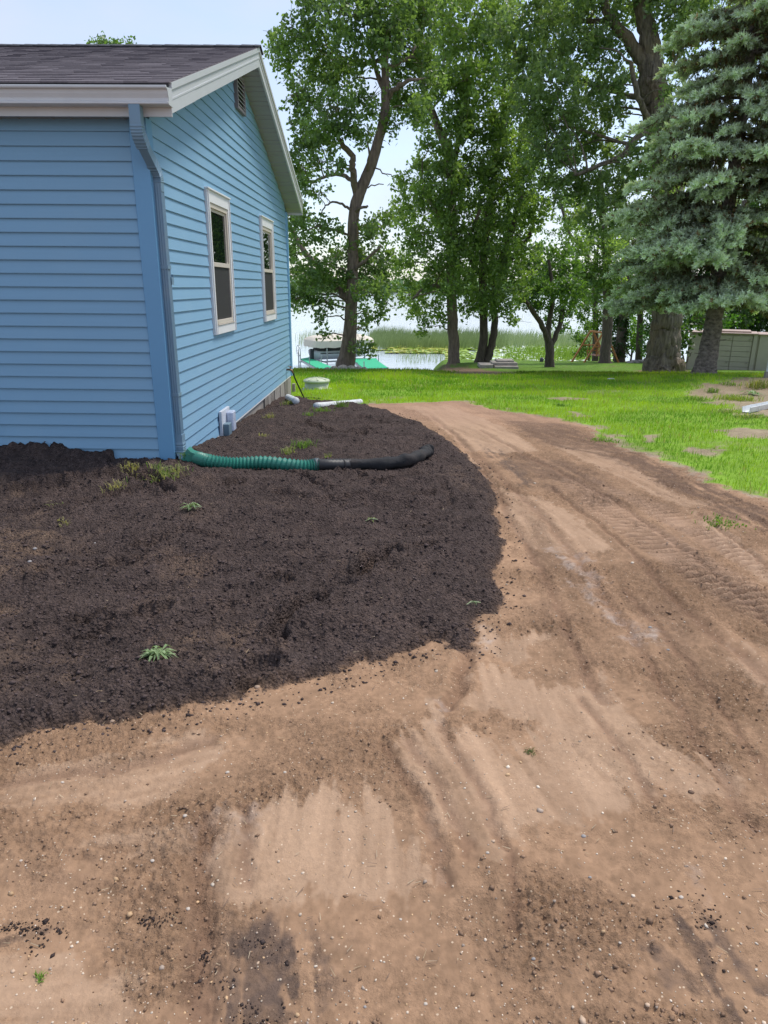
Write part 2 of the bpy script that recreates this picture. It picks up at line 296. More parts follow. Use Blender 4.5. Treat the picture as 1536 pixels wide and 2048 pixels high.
    far = ss(8.0, 10.5, y)[:]; A = mixc(A, (.40, .25, .18), far*.4*(1-np.clip(dark, 0, 1)))
    B = np.ones((len(x), 3))*np.array([.090, .066, .059])
    B = B*(1+.30*n2+.25*n3+.2*n1+.9*(.5-wl)*.6)[:, None]
    tan = np.clip(fbm(x*1.7+3, y*1.7, 85, 4)*1.7-.38, 0, 1)*ss(5.2, 2.6, y)*ss(.6, -1.0, x)
    B = mixc(B, (.19, .125, .085), np.clip(tan+foot*.12, 0, .6)*(.6+.5*n2))
    for P, wt in brownP: tan = np.maximum(tan, ss(-.12, .12, sdf(P, xb, yb)+fbm(x*7, y*7, 86, 4)*.22)*wt*np.clip(.7+n2*1.2+n3*.6, 0, 1))
    B = mixc(B, (.26, .175, .120), np.clip(tan, 0, .75)*(.55+.5*n2))
    edge = np.exp(-(np.maximum(sb, 0)/.05)**2)*.35
    B = mixc(B, (.18, .115, .078), np.clip(edge+n2*.2, 0, .5))
    G = np.ones((len(x), 3))*np.array([.17, .29, .03])
    G = G*(1+.25*n1+.25*n2)[:, None]
    G = mixc(G, (.045, .10, .018), ss(17.5, 24, y)*.55)  # tree shade painted into the far lawn colour
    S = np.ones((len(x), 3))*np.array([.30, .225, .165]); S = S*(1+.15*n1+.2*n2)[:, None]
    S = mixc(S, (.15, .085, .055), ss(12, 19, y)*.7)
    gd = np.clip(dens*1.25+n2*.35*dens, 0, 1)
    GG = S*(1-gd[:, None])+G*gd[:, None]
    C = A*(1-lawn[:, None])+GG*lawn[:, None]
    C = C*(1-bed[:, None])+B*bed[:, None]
    al = np.clip(rough+.32+.25*n5*(1-smooth)+.6*np.clip(dark, 0, 1), .2, 1)*(1-bed)+bed
    return z, np.concatenate([np.clip(C, .004, .9), al[:, None]], 1), cls, dens

def zg(x, y, lo=False):
    z = surface(np.array([x]), np.array([y]), False)[0][0]; return float(z)
def gph(px, py, iters=6):                    # ground point seen at (px,py), with relief
    x, y = gp(px, py)
    d = np.array(ray(px, py)); d = d/d[1]
    for _ in range(iters):
        z = zg(x, y); y2 = (z-CAM_H)/d[2]; y = .5*y+.5*y2; x = d[0]*y
    return x, y, zg(x, y)

# ------------------------------------------------------------------ mesh helpers
def tag(o, label=None, cat=None, group=None, kind=None):
    if label: o['label'] = label
    if cat: o['category'] = cat
    if group: o['group'] = group
    if kind: o['kind'] = kind
    return o
def link(name, me, mat, parent=None, smooth=False, **kw):
    o = bpy.data.objects.new(name, me); COL.objects.link(o)
    if mat is not None and not me.materials:
        for m_ in (mat if isinstance(mat, (list, tuple)) else [mat]): me.materials.append(m_)
    if smooth: me.polygons.foreach_set('use_smooth', np.ones(len(me.polygons), bool))
    if parent: o.parent = parent
    return tag(o, **kw)
def empty(name, loc=(0, 0, 0), rz=0, **kw):
    o = bpy.data.objects.new(name, None); COL.objects.link(o); o.location = loc; o.rotation_euler = (0, 0, rz); o.empty_display_size = .2
    return tag(o, **kw)
def big_mesh(name, V, Fc, k, col=None, colname='tint'):
    """V (n,3), Fc (m,k) arrays"""
    me = bpy.data.meshes.new(name); V = np.ascontiguousarray(V, np.float32); Fc = np.ascontiguousarray(Fc, np.int32)
    me.vertices.add(len(V)); me.vertices.foreach_set('co', V.ravel())
    me.loops.add(Fc.size); me.loops.foreach_set('vertex_index', Fc.ravel())
    me.polygons.add(len(Fc)); me.polygons.foreach_set('loop_start', np.arange(0, Fc.size, k, dtype=np.int32))
    me.polygons.foreach_set('loop_total', np.full(len(Fc), k, np.int32))
    if col is not None:
        a = me.color_attributes.new(colname, 'FLOAT_COLOR', 'POINT')
        c4 = np.ones((len(V), 4), np.float32); c4[:, :col.shape[1]] = col; a.data.foreach_set('color', c4.ravel())
    me.update(calc_edges=True); return me
class MB:
    def __init__(s, off=(0, 0, 0)): s.v = []; s.f = []; s.off = Vector(off)
    def add(s, V, F):
        n = len(s.v); s.v += [tuple(Vector(v)-s.off) for v in V]; s.f += [tuple(i+n for i in f) for f in F]; return s
    def box(s, x0, x1, y0, y1, z0, z1):
        return s.add([(x0, y0, z0), (x1, y0, z0), (x1, y1, z0), (x0, y1, z0), (x0, y0, z1), (x1, y0, z1), (x1, y1, z1), (x0, y1, z1)],
                     [(0, 3, 2, 1), (4, 5, 6, 7), (0, 1, 5, 4), (1, 2, 6, 5), (2, 3, 7, 6), (3, 0, 4, 7)])
    def prism(s, A, B):                       # two matching outlines, capped
        n = len(A); return s.add(list(A)+list(B), [tuple(range(n))[::-1], tuple(range(n, 2*n))]+[(i, (i+1) % n, n+(i+1) % n, n+i) for i in range(n)])
    def bar(s, a, b, w, h, upv=(0, 0, 1)):
        a = Vector(a); b = Vector(b); d = (b-a).normalized(); u = Vector(upv); sx = d.cross(u)
        if sx.length < 1e-4: sx = d.cross(Vector((1, 0, 0)))
        sx.normalize(); u = sx.cross(d)
        q = [sx*w/2+u*h/2, -sx*w/2+u*h/2, -sx*w/2-u*h/2, sx*w/2-u*h/2]
        return s.prism([a+k for k in q], [b+k for k in q])
    def tube(s, P, r, n=8, cap=True, rx=None, fl=None):
        P = [Vector(p) for p in P]; m = len(P)
        if not hasattr(r, '__len__'): r = [r]*m
        V = []; ref = None
        for i, p in enumerate(P):
            d = (P[min(i+1, m-1)]-P[max(i-1, 0)]).normalized()
            if ref is None: ref = d.orthogonal().normalized()
            ref = (ref-d*ref.dot(d)).normalized(); b = d.cross(ref)
            for k in range(n):
                a = 2*math.pi*k/n; rr = r[i]*(fl(i, k, a) if fl else 1); V.append(p+ref*math.cos(a)*rr+b*math.sin(a)*rr)
        F = [(i*n+k, i*n+(k+1) % n, (i+1)*n+(k+1) % n, (i+1)*n+k) for i in range(m-1) for k in range(n)]
        if cap: F += [tuple(range(n))[::-1], tuple(range((m-1)*n, m*n))]
        return s.add(V, F)
    def rtube(s, P, wx, wy, xa):              # rectangular duct swept along P, xa = width axis
        P = [Vector(p) for p in P]; m = len(P); V = []; xa = Vector(xa)
        for i, p in enumerate(P):
            d = (P[min(i+1, m-1)]-P[max(i-1, 0)]).normalized(); b = d.cross(xa).normalized()
            w = wx[i] if hasattr(wx, '__len__') else wx; h = wy[i] if hasattr(wy, '__len__') else wy
            V += [p+xa*w/2+b*h/2, p-xa*w/2+b*h/2, p-xa*w/2-b*h/2, p+xa*w/2-b*h/2]
        F = [(i*4+k, i*4+(k+1) % 4, (i+1)*4+(k+1) % 4, (i+1)*4+k) for i in range(m-1) for k in range(4)]+[(3, 2, 1, 0), tuple(range((m-1)*4, m*4))]
        return s.add(V, F)
    def lathe(s, c, prof, n=24):
        c = Vector(c); V = []; m = len(prof)
        for r_, z_ in prof:
            for k in range(n): V.append(c+Vector((math.cos(2*math.pi*k/n)*r_, math.sin(2*math.pi*k/n)*r_, z_)))
        F = [(i*n+k, i*n+(k+1) % n, (i+1)*n+(k+1) % n, (i+1)*n+k) for i in range(m-1) for k in range(n)]+[tuple(range((m-1)*n, m*n)), tuple(range(n))[::-1]]
        return s.add(V, F)
    def mesh(s, name, bevel=0):
        me = bpy.data.meshes.new(name); me.from_pydata(s.v, [], s.f)
        bm = bmesh.new(); bm.from_mesh(me); bmesh.ops.recalc_face_normals(bm, faces=bm.faces)
        if bevel: bmesh.ops.bevel(bm, geom=bm.edges[:], offset=bevel, segments=1, affect='EDGES', clamp_overlap=True)
        bm.to_mesh(me); bm.free(); return me
    def build(s, name, mat, parent=None, smooth=False, bevel=0, **kw):
        return link(name, s.mesh(name, bevel), mat, parent, smooth, **kw)

# ------------------------------------------------------------------ materials
def mat(name, col=(.5, .5, .5), rough=.7, noise=None, bump=None, spec=.4, metal=0, stretch=(1, 1, 1), trans=0, tint=False, dirt=None, coords='Object'):
    """noise=(scale, amount)  bump=(scale, strength, distance)"""
    m = bpy.data.materials.new(name); m.use_nodes = True; nt = m.node_tree; N = nt.nodes; L = nt.links; N.clear()
    out = N.new('ShaderNodeOutputMaterial'); p = N.new('ShaderNodeBsdfPrincipled'); L.new(p.outputs[0], out.inputs[0])
    p.inputs['Roughness'].default_value = rough; p.inputs['Specular IOR Level'].default_value = spec; p.inputs['Metallic'].default_value = metal
    tcn = N.new('ShaderNodeTexCoord'); mpn = N.new('ShaderNodeMapping'); mpn.inputs['Scale'].default_value = stretch; L.new(tcn.outputs[coords], mpn.inputs['Vector'])
    if tint:
        a = N.new('ShaderNodeAttribute'); a.attribute_name = 'tint'; base = a.outputs['Color']
    else:
        c = N.new('ShaderNodeRGB'); c.outputs[0].default_value = (*col, 1); base = c.outputs[0]
    if noise:
        nz = N.new('ShaderNodeTexNoise'); nz.inputs['Scale'].default_value = noise[0]; nz.inputs['Detail'].default_value = 6; nz.inputs['Roughness'].default_value = .6; L.new(mpn.outputs[0], nz.inputs['Vector'])
        mr = N.new('ShaderNodeMapRange'); mr.inputs[1].default_value = .25; mr.inputs[2].default_value = .75; mr.inputs[3].default_value = 1-noise[1]; mr.inputs[4].default_value = 1+noise[1]
        L.new(nz.outputs['Fac'], mr.inputs[0])
        mm = N.new('ShaderNodeVectorMath'); mm.operation = 'SCALE'; L.new(base, mm.inputs[0]); L.new(mr.outputs[0], mm.inputs['Scale']); base = mm.outputs[0]
    if dirt:                                  # (colour, scale, amount): weathering with its own shape
        nz = N.new('ShaderNodeTexNoise'); nz.inputs['Scale'].default_value = dirt[1]; nz.inputs['Detail'].default_value = 5; L.new(tcn.outputs[coords], nz.inputs['Vector'])
        mr = N.new('ShaderNodeMapRange'); mr.inputs[1].default_value = .48; mr.inputs[2].default_value = .75; mr.inputs[3].default_value = 0; mr.inputs[4].default_value = dirt[2]
        L.new(nz.outputs['Fac'], mr.inputs[0]); mxn = N.new('ShaderNodeMix'); mxn.data_type = 'RGBA'
        L.new(mr.outputs[0], mxn.inputs[0]); L.new(base, mxn.inputs[6]); mxn.inputs[7].default_value = (*dirt[0], 1); base = mxn.outputs[2]
    L.new(base, p.inputs['Base Color'])
    if bump:
        nz = N.new('ShaderNodeTexNoise'); nz.inputs['Scale'].default_value = bump[0]; nz.inputs['Detail'].default_value = 5; nz.inputs['Roughness'].default_value = .65; L.new(mpn.outputs[0], nz.inputs['Vector'])
        bp = N.new('ShaderNodeBump'); bp.inputs['Strength'].default_value = bump[1]; bp.inputs['Distance'].default_value = bump[2]
        L.new(nz.outputs['Fac'], bp.inputs['Height']); L.new(bp.outputs[0], p.inputs['Normal'])
    if trans:
        tr = N.new('ShaderNodeBsdfTranslucent'); ms = N.new('ShaderNodeMixShader'); ms.inputs[0].default_value = trans
        hs = N.new('ShaderNodeVectorMath'); hs.operation = 'MULTIPLY'; hs.inputs[1].default_value = (1.7, 1.75, .7); L.new(base, hs.inputs[0]); L.new(hs.outputs[0], tr.inputs[0])
        L.new(p.outputs[0], ms.inputs[1]); L.new(tr.outputs[0], ms.inputs[2]); L.new(ms.outputs[0], out.inputs[0])
    return m
def ground_mat(name, s1, s2, st, rough=.95, dist=.01, lo=.62, hi=1.38, vor=1.0, grit=0):
    m = mat(name, tint=True, rough=rough, spec=.12); nt = m.node_tree; N = nt.nodes; L = nt.links
    p = [n for n in N if n.type == 'BSDF_PRINCIPLED'][0]; at_ = [n for n in N if n.type == 'ATTRIBUTE'][0]
    tcn = N.new('ShaderNodeTexCoord')
    def noise(sc, det=8, r=.7):
        q = N.new('ShaderNodeTexNoise'); q.inputs['Scale'].default_value = sc; q.inputs['Detail'].default_value = det; q.inputs['Roughness'].default_value = r; L.new(tcn.outputs['Object'], q.inputs['Vector']); return q
    def mth(op, a, b):
        q = N.new('ShaderNodeMath'); q.operation = op
        for i, v_ in enumerate((a, b)):
            if isinstance(v_, (int, float)): q.inputs[i].default_value = v_
            else: L.new(v_, q.inputs[i])
        return q.outputs[0]
    n1 = noise(s1); n2 = noise(s1*3.1, 4, .6)
    v1 = N.new('ShaderNodeTexVoronoi'); v1.inputs['Scale'].default_value = s2; L.new(tcn.outputs['Object'], v1.inputs['Vector'])
    mr = N.new('ShaderNodeMapRange'); mr.inputs[1].default_value = .3; mr.inputs[2].default_value = .7; mr.inputs[3].default_value = lo; mr.inputs[4].default_value = hi; L.new(n1.outputs['Fac'], mr.inputs[0])
    k = mth('ADD', mth('MULTIPLY', mth('SUBTRACT', mr.outputs[0], 1.0), at_.outputs['Alpha']), 1.0)
    mm = N.new('ShaderNodeVectorMath'); mm.operation = 'SCALE'; L.new(at_.outputs['Color'], mm.inputs[0]); L.new(k, mm.inputs['Scale']); base = mm.outputs[0]
    if grit:
        v2 = N.new('ShaderNodeTexVoronoi'); v2.inputs['Scale'].default_value = grit; L.new(tcn.outputs['Object'], v2.inputs['Vector'])
        sp_ = N.new('ShaderNodeSeparateColor'); L.new(v2.outputs['Color'], sp_.inputs[0])
        a_ = mth('MULTIPLY', mth('LESS_THAN', v2.outputs['Distance'], mth('MULTIPLY', sp_.outputs[1], .38)), mth('GREATER_THAN', sp_.outputs[0], .91))
        mxn = N.new('ShaderNodeMix'); mxn.data_type = 'RGBA'; L.new(mth('MULTIPLY', a_, .6), mxn.inputs[0]); L.new(base, mxn.inputs[6]); mxn.inputs[7].default_value = (.66, .52, .38, 1); base = mxn.outputs[2]
    L.new(base, p.inputs['Base Color'])
    h = mth('ADD', mth('SUBTRACT', n1.outputs['Fac'], mth('MULTIPLY', v1.outputs['Distance'], vor)), mth('MULTIPLY', n2.outputs['Fac'], .45))
    bp = N.new('ShaderNodeBump'); bp.inputs['Distance'].default_value = dist; L.new(h, bp.inputs['Height']); L.new(mth('MULTIPLY', at_.outputs['Alpha'], st), bp.inputs['Strength']); L.new(bp.outputs[0], p.inputs['Normal'])
    return m
M = {}
M['soil'] = ground_mat('dark_topsoil', 60, 75, 1.0, dist=.024, lo=.62, hi=1.38)
M['drive'] = ground_mat('sandy_clay', 52, 120, 1.0, dist=.011, lo=.66, hi=1.30, vor=.25, grit=120)
M['lawn'] = ground_mat('lawn_floor', 60, 140, .6)
M['siding'] = mat('blue_vinyl_siding', (.205, .372, .525), .48, noise=(1.2, .03), bump=(9, .16, .004), stretch=(1.2, 1.2, 26), spec=.35, dirt=((.25, .41, .54), 2.2, .3))
M['trimblue'] = mat('blue_corner_metal', (.145, .330, .530), .42, noise=(2, .03), bump=(6, .06, .003))
M['gutter'] = mat('grey_gutter_metal', (.58, .585, .59), .38, noise=(4, .04), spec=.5, dirt=((.45, .44, .43), 5, .25))
M['fascia'] = mat('pale_grey_fascia_metal', (.50, .52, .53), .4, noise=(3, .03), bump=(4, .08, .006), spec=.5)
M['soffit'] = mat('grey_soffit_vinyl', (.30, .31, .315), .55, noise=(3, .03))
M['down'] = mat('slate_blue_downspout', (.16, .26, .35), .38, noise=(5, .05), bump=(14, .12, .004), spec=.5, dirt=((.25, .31, .36), 6, .4))
M['shingle'] = mat('charcoal_shingles', (.150, .132, .145), .9, noise=(40, .2), bump=(240, .5, .003), spec=.15, dirt=((.20, .18, .19), 1.6, .3))
M['ridge'] = mat('dark_ridge_shingles', (.035, .036, .042), .85, noise=(30, .3), bump=(200, .4, .003))
M['casing'] = mat('white_window_trim', (.70, .71, .72), .45, noise=(4, .03))
M['sash'] = mat('cream_window_sash', (.55, .50, .43), .45, noise=(4, .04))
M['glass'] = mat('dark_window_glass', (.006, .012, .009), .0, spec=1.0)
M['screen'] = mat('grey_insect_screen', (.026, .024, .027), .65, noise=(60, .12), stretch=(1, 1, .1))
M['vent'] = mat('vent_frame', (.20, .18, .19), .6, noise=(8, .08)); M['black'] = mat('black_void', (.008, .008, .009), .8)
M['found'] = mat('grey_foundation_concrete', (.30, .275, .25), .9, noise=(7, .16), bump=(30, .3, .006), dirt=((.17, .15, .13), 4, .6))
M['board'] = mat('weathered_board', (.20, .18, .16), .9, noise=(5, .25), stretch=(8, 8, .6), bump=(20, .3, .004))
M['backing'] = mat('dark_blue_backing', (.02, .035, .05), .9)
M['green'] = mat('green_corrugated_plastic', (.028, .185, .138), .42, noise=(7, .10), dirt=((.05, .10, .08), 9, .45), spec=.4)
M['blackpl'] = mat('black_corrugated_plastic', (.022, .022, .025), .5, noise=(8, .15), dirt=((.06, .05, .045), 9, .4))
M['sock'] = mat('black_filter_sock', (.017, .017, .019), .85, noise=(18, .2), bump=(18, .7, .014), dirt=((.055, .042, .037), 6, .6))
M['pvc'] = mat('white_plastic_pipe', (.62, .64, .66), .5, noise=(7, .08), dirt=((.30, .27, .22), 8, .5))
M['riser'] = mat('pale_green_riser_plastic', (.50, .55, .40), .55, noise=(6, .06), dirt=((.28, .33, .2), 7, .4))
M['rubber'] = mat('black_rubber', (.012, .012, .013), .5); M['brass'] = mat('dull_brass', (.26, .15, .09), .5, metal=.6, noise=(20, .2))
M['plate'] = mat('silver_outlet_plate', (.55, .58, .64), .35, noise=(12, .08), spec=.6); M['outbox'] = mat('blue_grey_outlet_box', (.14, .21, .26), .45)
M['clear'] = mat('cloudy_clear_cover', (.50, .56, .70), .18, spec=.8, noise=(22, .25)); 
M['bark'] = mat('grey_brown_bark', (.200, .150, .122), .95, noise=(7, .5), stretch=(2.2, 2.2, .5), bump=(9, 1.0, .06))
M['barkdark'] = mat('dark_bark', (.110, .085, .070), .95, noise=(7, .5), stretch=(2.2, 2.2, .5), bump=(9, 1.0, .06))
M['cotton'] = mat('furrowed_cottonwood_bark', (.20, .165, .13), .95, noise=(7, .75), stretch=(2, 2, .22), bump=(7, 1.0, .10), dirt=((.22, .14, .055), 1.3, .6))
M['sprucebark'] = mat('scaly_spruce_bark', (.23, .185, .165), .95, noise=(9, .8), bump=(9, 1.0, .08), stretch=(1, 1, 1.6))
M['leaf'] = mat('tree_leaves', tint=True, rough=.42, trans=.52, spec=.5)
M['needle'] = mat('spruce_needles', tint=True, rough=.6, trans=.22, spec=.25)
M['grass'] = mat('grass_blades', tint=True, rough=.55, trans=.35, spec=.25)
M['reed'] = mat('reeds', tint=True, rough=.6, trans=.3, spec=.2)
M['pad'] = mat('lily_pads', tint=True, rough=.35, trans=.1, spec=.5)
M['stone'] = mat('field_stone', (.32, .29, .26), .85, noise=(12, .25), bump=(30, .4, .01)); M['slab'] = mat('pale_stone_slab', (.33, .30, .27), .9, noise=(6, .2), bump=(20, .4, .01), dirt=((.17, .14, .12), 4, .5))
M['pebble'] = mat('pebbles', tint=True, rough=.7); M['clod'] = mat('soil_clods', tint=True, rough=.98, spec=.1, bump=(90, .5, .004))
M['cedar'] = mat('orange_stained_log', (.46, .19, .06), .6, noise=(8, .25), stretch=(1, 1, 1)); M['seatwood'] = mat('pink_brown_seat_slat', (.46, .23, .16), .6, noise=(8, .15))
M['shedwall'] = mat('olive_shed_plastic', (.42, .385, .31), .6, noise=(5, .06)); M['shedlid'] = mat('tan_shed_lid', (.42, .31, .26), .6, noise=(4, .1)); M['hinge'] = mat('shed_hinge', (.30, .27, .22), .5)
M['canopy'] = mat('cream_canopy_fabric', (.62, .56, .46), .7, noise=(3, .06), bump=(4, .3, .05)); M['alu'] = mat('dull_aluminium', (.34, .35, .36), .4, metal=.5)
M['turf'] = mat('green_dock_carpet', (.03, .40, .20), .8, noise=(4, .1)); M['hull'] = mat('white_boat_hull', (.52, .55, .58), .3, noise=(2, .03)); M['hulldark'] = mat('dark_boat_cover', (.06, .065, .075), .6)
M['white'] = mat('white_metal', (.70, .72, .72), .45, dirt=((.35, .33, .28), 9, .4))
def water_mat():
    m = mat('lake_water', (.50, .56, .61), .12, spec=.9); nt = m.node_tree; N = nt.nodes; L = nt.links; p = [n for n in N if n.type == 'BSDF_PRINCIPLED'][0]  # pale base colour stands in for sky reflection and glitter
    tcn = N.new('ShaderNodeTexCoord'); mpn = N.new('ShaderNodeMapping'); mpn.inputs['Scale'].default_value = (.35, 1.1, 1); mpn.inputs['Rotation'].default_value = (0, 0, .15); L.new(tcn.outputs['Object'], mpn.inputs[0])
    n1 = N.new('ShaderNodeTexNoise'); n1.inputs['Scale'].default_value = 1.6; n1.inputs['Detail'].default_value = 5; n1.inputs['Roughness'].default_value = .55; L.new(mpn.outputs[0], n1.inputs['Vector'])
    bp = N.new('ShaderNodeBump'); bp.inputs['Strength'].default_value = .35; bp.inputs['Distance'].default_value = .07; L.new(n1.outputs['Fac'], bp.inputs['Height']); L.new(bp.outputs[0], p.inputs['Normal']); return m
M['water'] = water_mat()

# ------------------------------------------------------------------ ground sheets (bed, driveway, lawn from one height field)
rows = [-30, -18, -10, -5, -2, -.6, .2, .6]
y_ = .85
while y_ < 13.5: rows.append(y_); y_ += max(.0036, .0042*y_**1.06)
while y_ < 30: rows.append(y_); y_ *= 1.018
while y_ < 100: rows.append(y_); y_ *= 1.05
rows = np.array(rows)
NS = 680
sc = list(np.linspace(-1, 1, NS)); st_ = sc[1]-sc[0]; o_ = []
v_ = 1.0; d_ = st_
while v_ < 14: d_ *= 1.22; v_ += d_; o_.append(v_)
sc = np.array([-q for q in o_[::-1]]+sc+o_)
hw = .42+.55*np.clip(rows, 0.4, 100)
YY, SS = np.meshgrid(rows, sc, indexing='ij'); XX = SS*(hw[:, None])
nr, nc = XX.shape
x = XX.ravel(); y = YY.ravel()
Z, C, CLS, DN = surface(x, y)
idx = np.arange(nr*nc).reshape(nr, nc)
quad = np.stack([idx[:-1, :-1], idx[:-1, 1:], idx[1:, 1:], idx[1:, :-1]], -1).reshape(-1, 4)
qc = CLS[quad]; fc = np.where((qc == 1).sum(1) >= 2, 1, np.where((qc == 2).sum(1) >= 2, 2, 0))
VV = np.stack([x, y, Z], 1)
for k_, nm, mt in ((0, 'dirt_driveway', 'drive'), (1, 'topsoil_bed', 'soil'), (2, 'lawn', 'lawn')):
    q = quad[fc == k_]; u, inv = np.unique(q, return_inverse=True)
    me = big_mesh(nm, VV[u], inv.reshape(-1, 4), 4, C[u]); link(nm, me, M[mt], None, True, kind='structure')

# lake, lake bed, far shore
WZ = -4.5
mb = MB(); mb.add([(-900, 34, WZ), (900, 34, WZ), (900, 900, WZ), (-900, 900, WZ)], [(0, 1, 2, 3)]); mb.build('lake', M['water'], kind='structure')
mb = MB(); mb.add([(-900, 60, -6.6), (900, 60, -6.6), (900, 1000, -6.6), (-900, 1000, -6.6)], [(0, 1, 2, 3)]); mb.build('lake_bed', M['found'], kind='structure')
V = []; F = []; n = 90
for i in range(n+1):
    a = -1.25+2.5*i/n; d = 700+80*math.sin(a*5)
    for (dd, h) in ((0, -5), (6, -3.9), (60, -1), (400, 2+2*math.sin(i*.7))): V.append(((d+dd)*math.sin(a), (d+dd)*math.cos(a), h))
for i in range(n):
    for k in range(3): F.append((i*4+k, (i+1)*4+k, (i+1)*4+k+1, i*4+k+1))
mb = MB(); mb.add(V, F); mb.build('far_shore', mat('far_shore_ground', (.09, .13, .05), .9, noise=(.05, .3)), None, True, kind='structure')

# ------------------------------------------------------------------ foliage tools
def leaf_quads(Cn, size, rng, tone, up_bias=.4, fold=False):
    """Cn (n,3) centres; returns V,F,col for diamond leaves"""
    n = len(Cn); a = rng.normal(size=(n, 3)); a[:, 2] -= .35; a /= np.linalg.norm(a, axis=1)[:, None]
    nrm = rng.normal(size=(n, 3)); nrm[:, 2] += up_bias*2; b = np.cross(nrm, a); b /= np.linalg.norm(b, axis=1)[:, None]+1e-9
    s = size*rng.uniform(.75, 1.4, n)[:, None]
    V = np.stack([Cn-a*s*.55, Cn+b*s*.36-a*s*.05, Cn+a*s*.6, Cn-b*s*.36-a*s*.05], 1)
    F = np.arange(n*4).reshape(n, 4)
    return V.reshape(-1, 3), F, np.repeat(tone, 4, 0)
def leaf_cloud(blobs, size, rng, colA, colB, per_m3=None, twig=.5, ltw=26, dens=1.0):
    """blobs: (centre, rx, ry, rz, weight). Leaves sit along twigs which fill each blob unevenly."""
    Cs = []; Ts = []
    for (c, rx, ry, rz, w) in blobs:
        vol = rx*ry*rz; nt_ = max(3, int(w*dens*LK*math.pi*rx*rz/size**2/ltw))
        d = rng.normal(size=(nt_, 3)); d /= np.linalg.norm(d, axis=1)[:, None]; r = rng.uniform(.25, 1, nt_)**.5
        P = d*r[:, None]*np.array([rx, ry, rz])+np.array(c)
        tw = d+rng.normal(size=(nt_, 3))*.6; tw[:, 2] -= .15; tw /= np.linalg.norm(tw, axis=1)[:, None]
        t = rng.uniform(-.5, .5, (nt_, ltw))
        L_ = twig*rng.uniform(.6, 1.3, nt_)
        Q = P[:, None, :]+tw[:, None, :]*(t*L_[:, None])[..., None]+rng.normal(size=(nt_, ltw, 3))*twig*.17
        Cs.append(Q.reshape(-1, 3)); k = rng.uniform(0, 1, nt_)*.6; k = np.clip(k[:, None]+rng.uniform(0, .4, (nt_, ltw)), 0, 1).reshape(-1)
        Ts.append(k)
    Cn = np.concatenate(Cs); k = np.concatenate(Ts)[:, None]
    tone = np.array(colA)*(1-k)+np.array(colB)*k; tone = tone*rng.uniform(.8, 1.2, (len(k), 1))
    return leaf_quads(Cn, size, rng, tone)
def bez(P, n=5):
    P = [Vector(p) for p in P]
    if len(P) < 3: return P
    out = []
    for i in range(len(P)-1):
        p0 = P[max(i-1, 0)]; p1 = P[i]; p2 = P[i+1]; p3 = P[min(i+2, len(P)-1)]
        for k in range(n):
            t = k/n; out.append(.5*((2*p1)+(p2-p0)*t+(2*p0-5*p1+4*p2-p3)*t*t+(3*p1-p0-3*p2+p3)*t**3))
    out.append(P[-1]); return out
def lerp_list(r, n):
    m = len(r)-1; out = []
    for i in range(m):
        for k in range(n): out.append(r[i]+(r[i+1]-r[i])*k/n)
    return out+[r[-1]]
LEAFN = 0; LK = 8.5
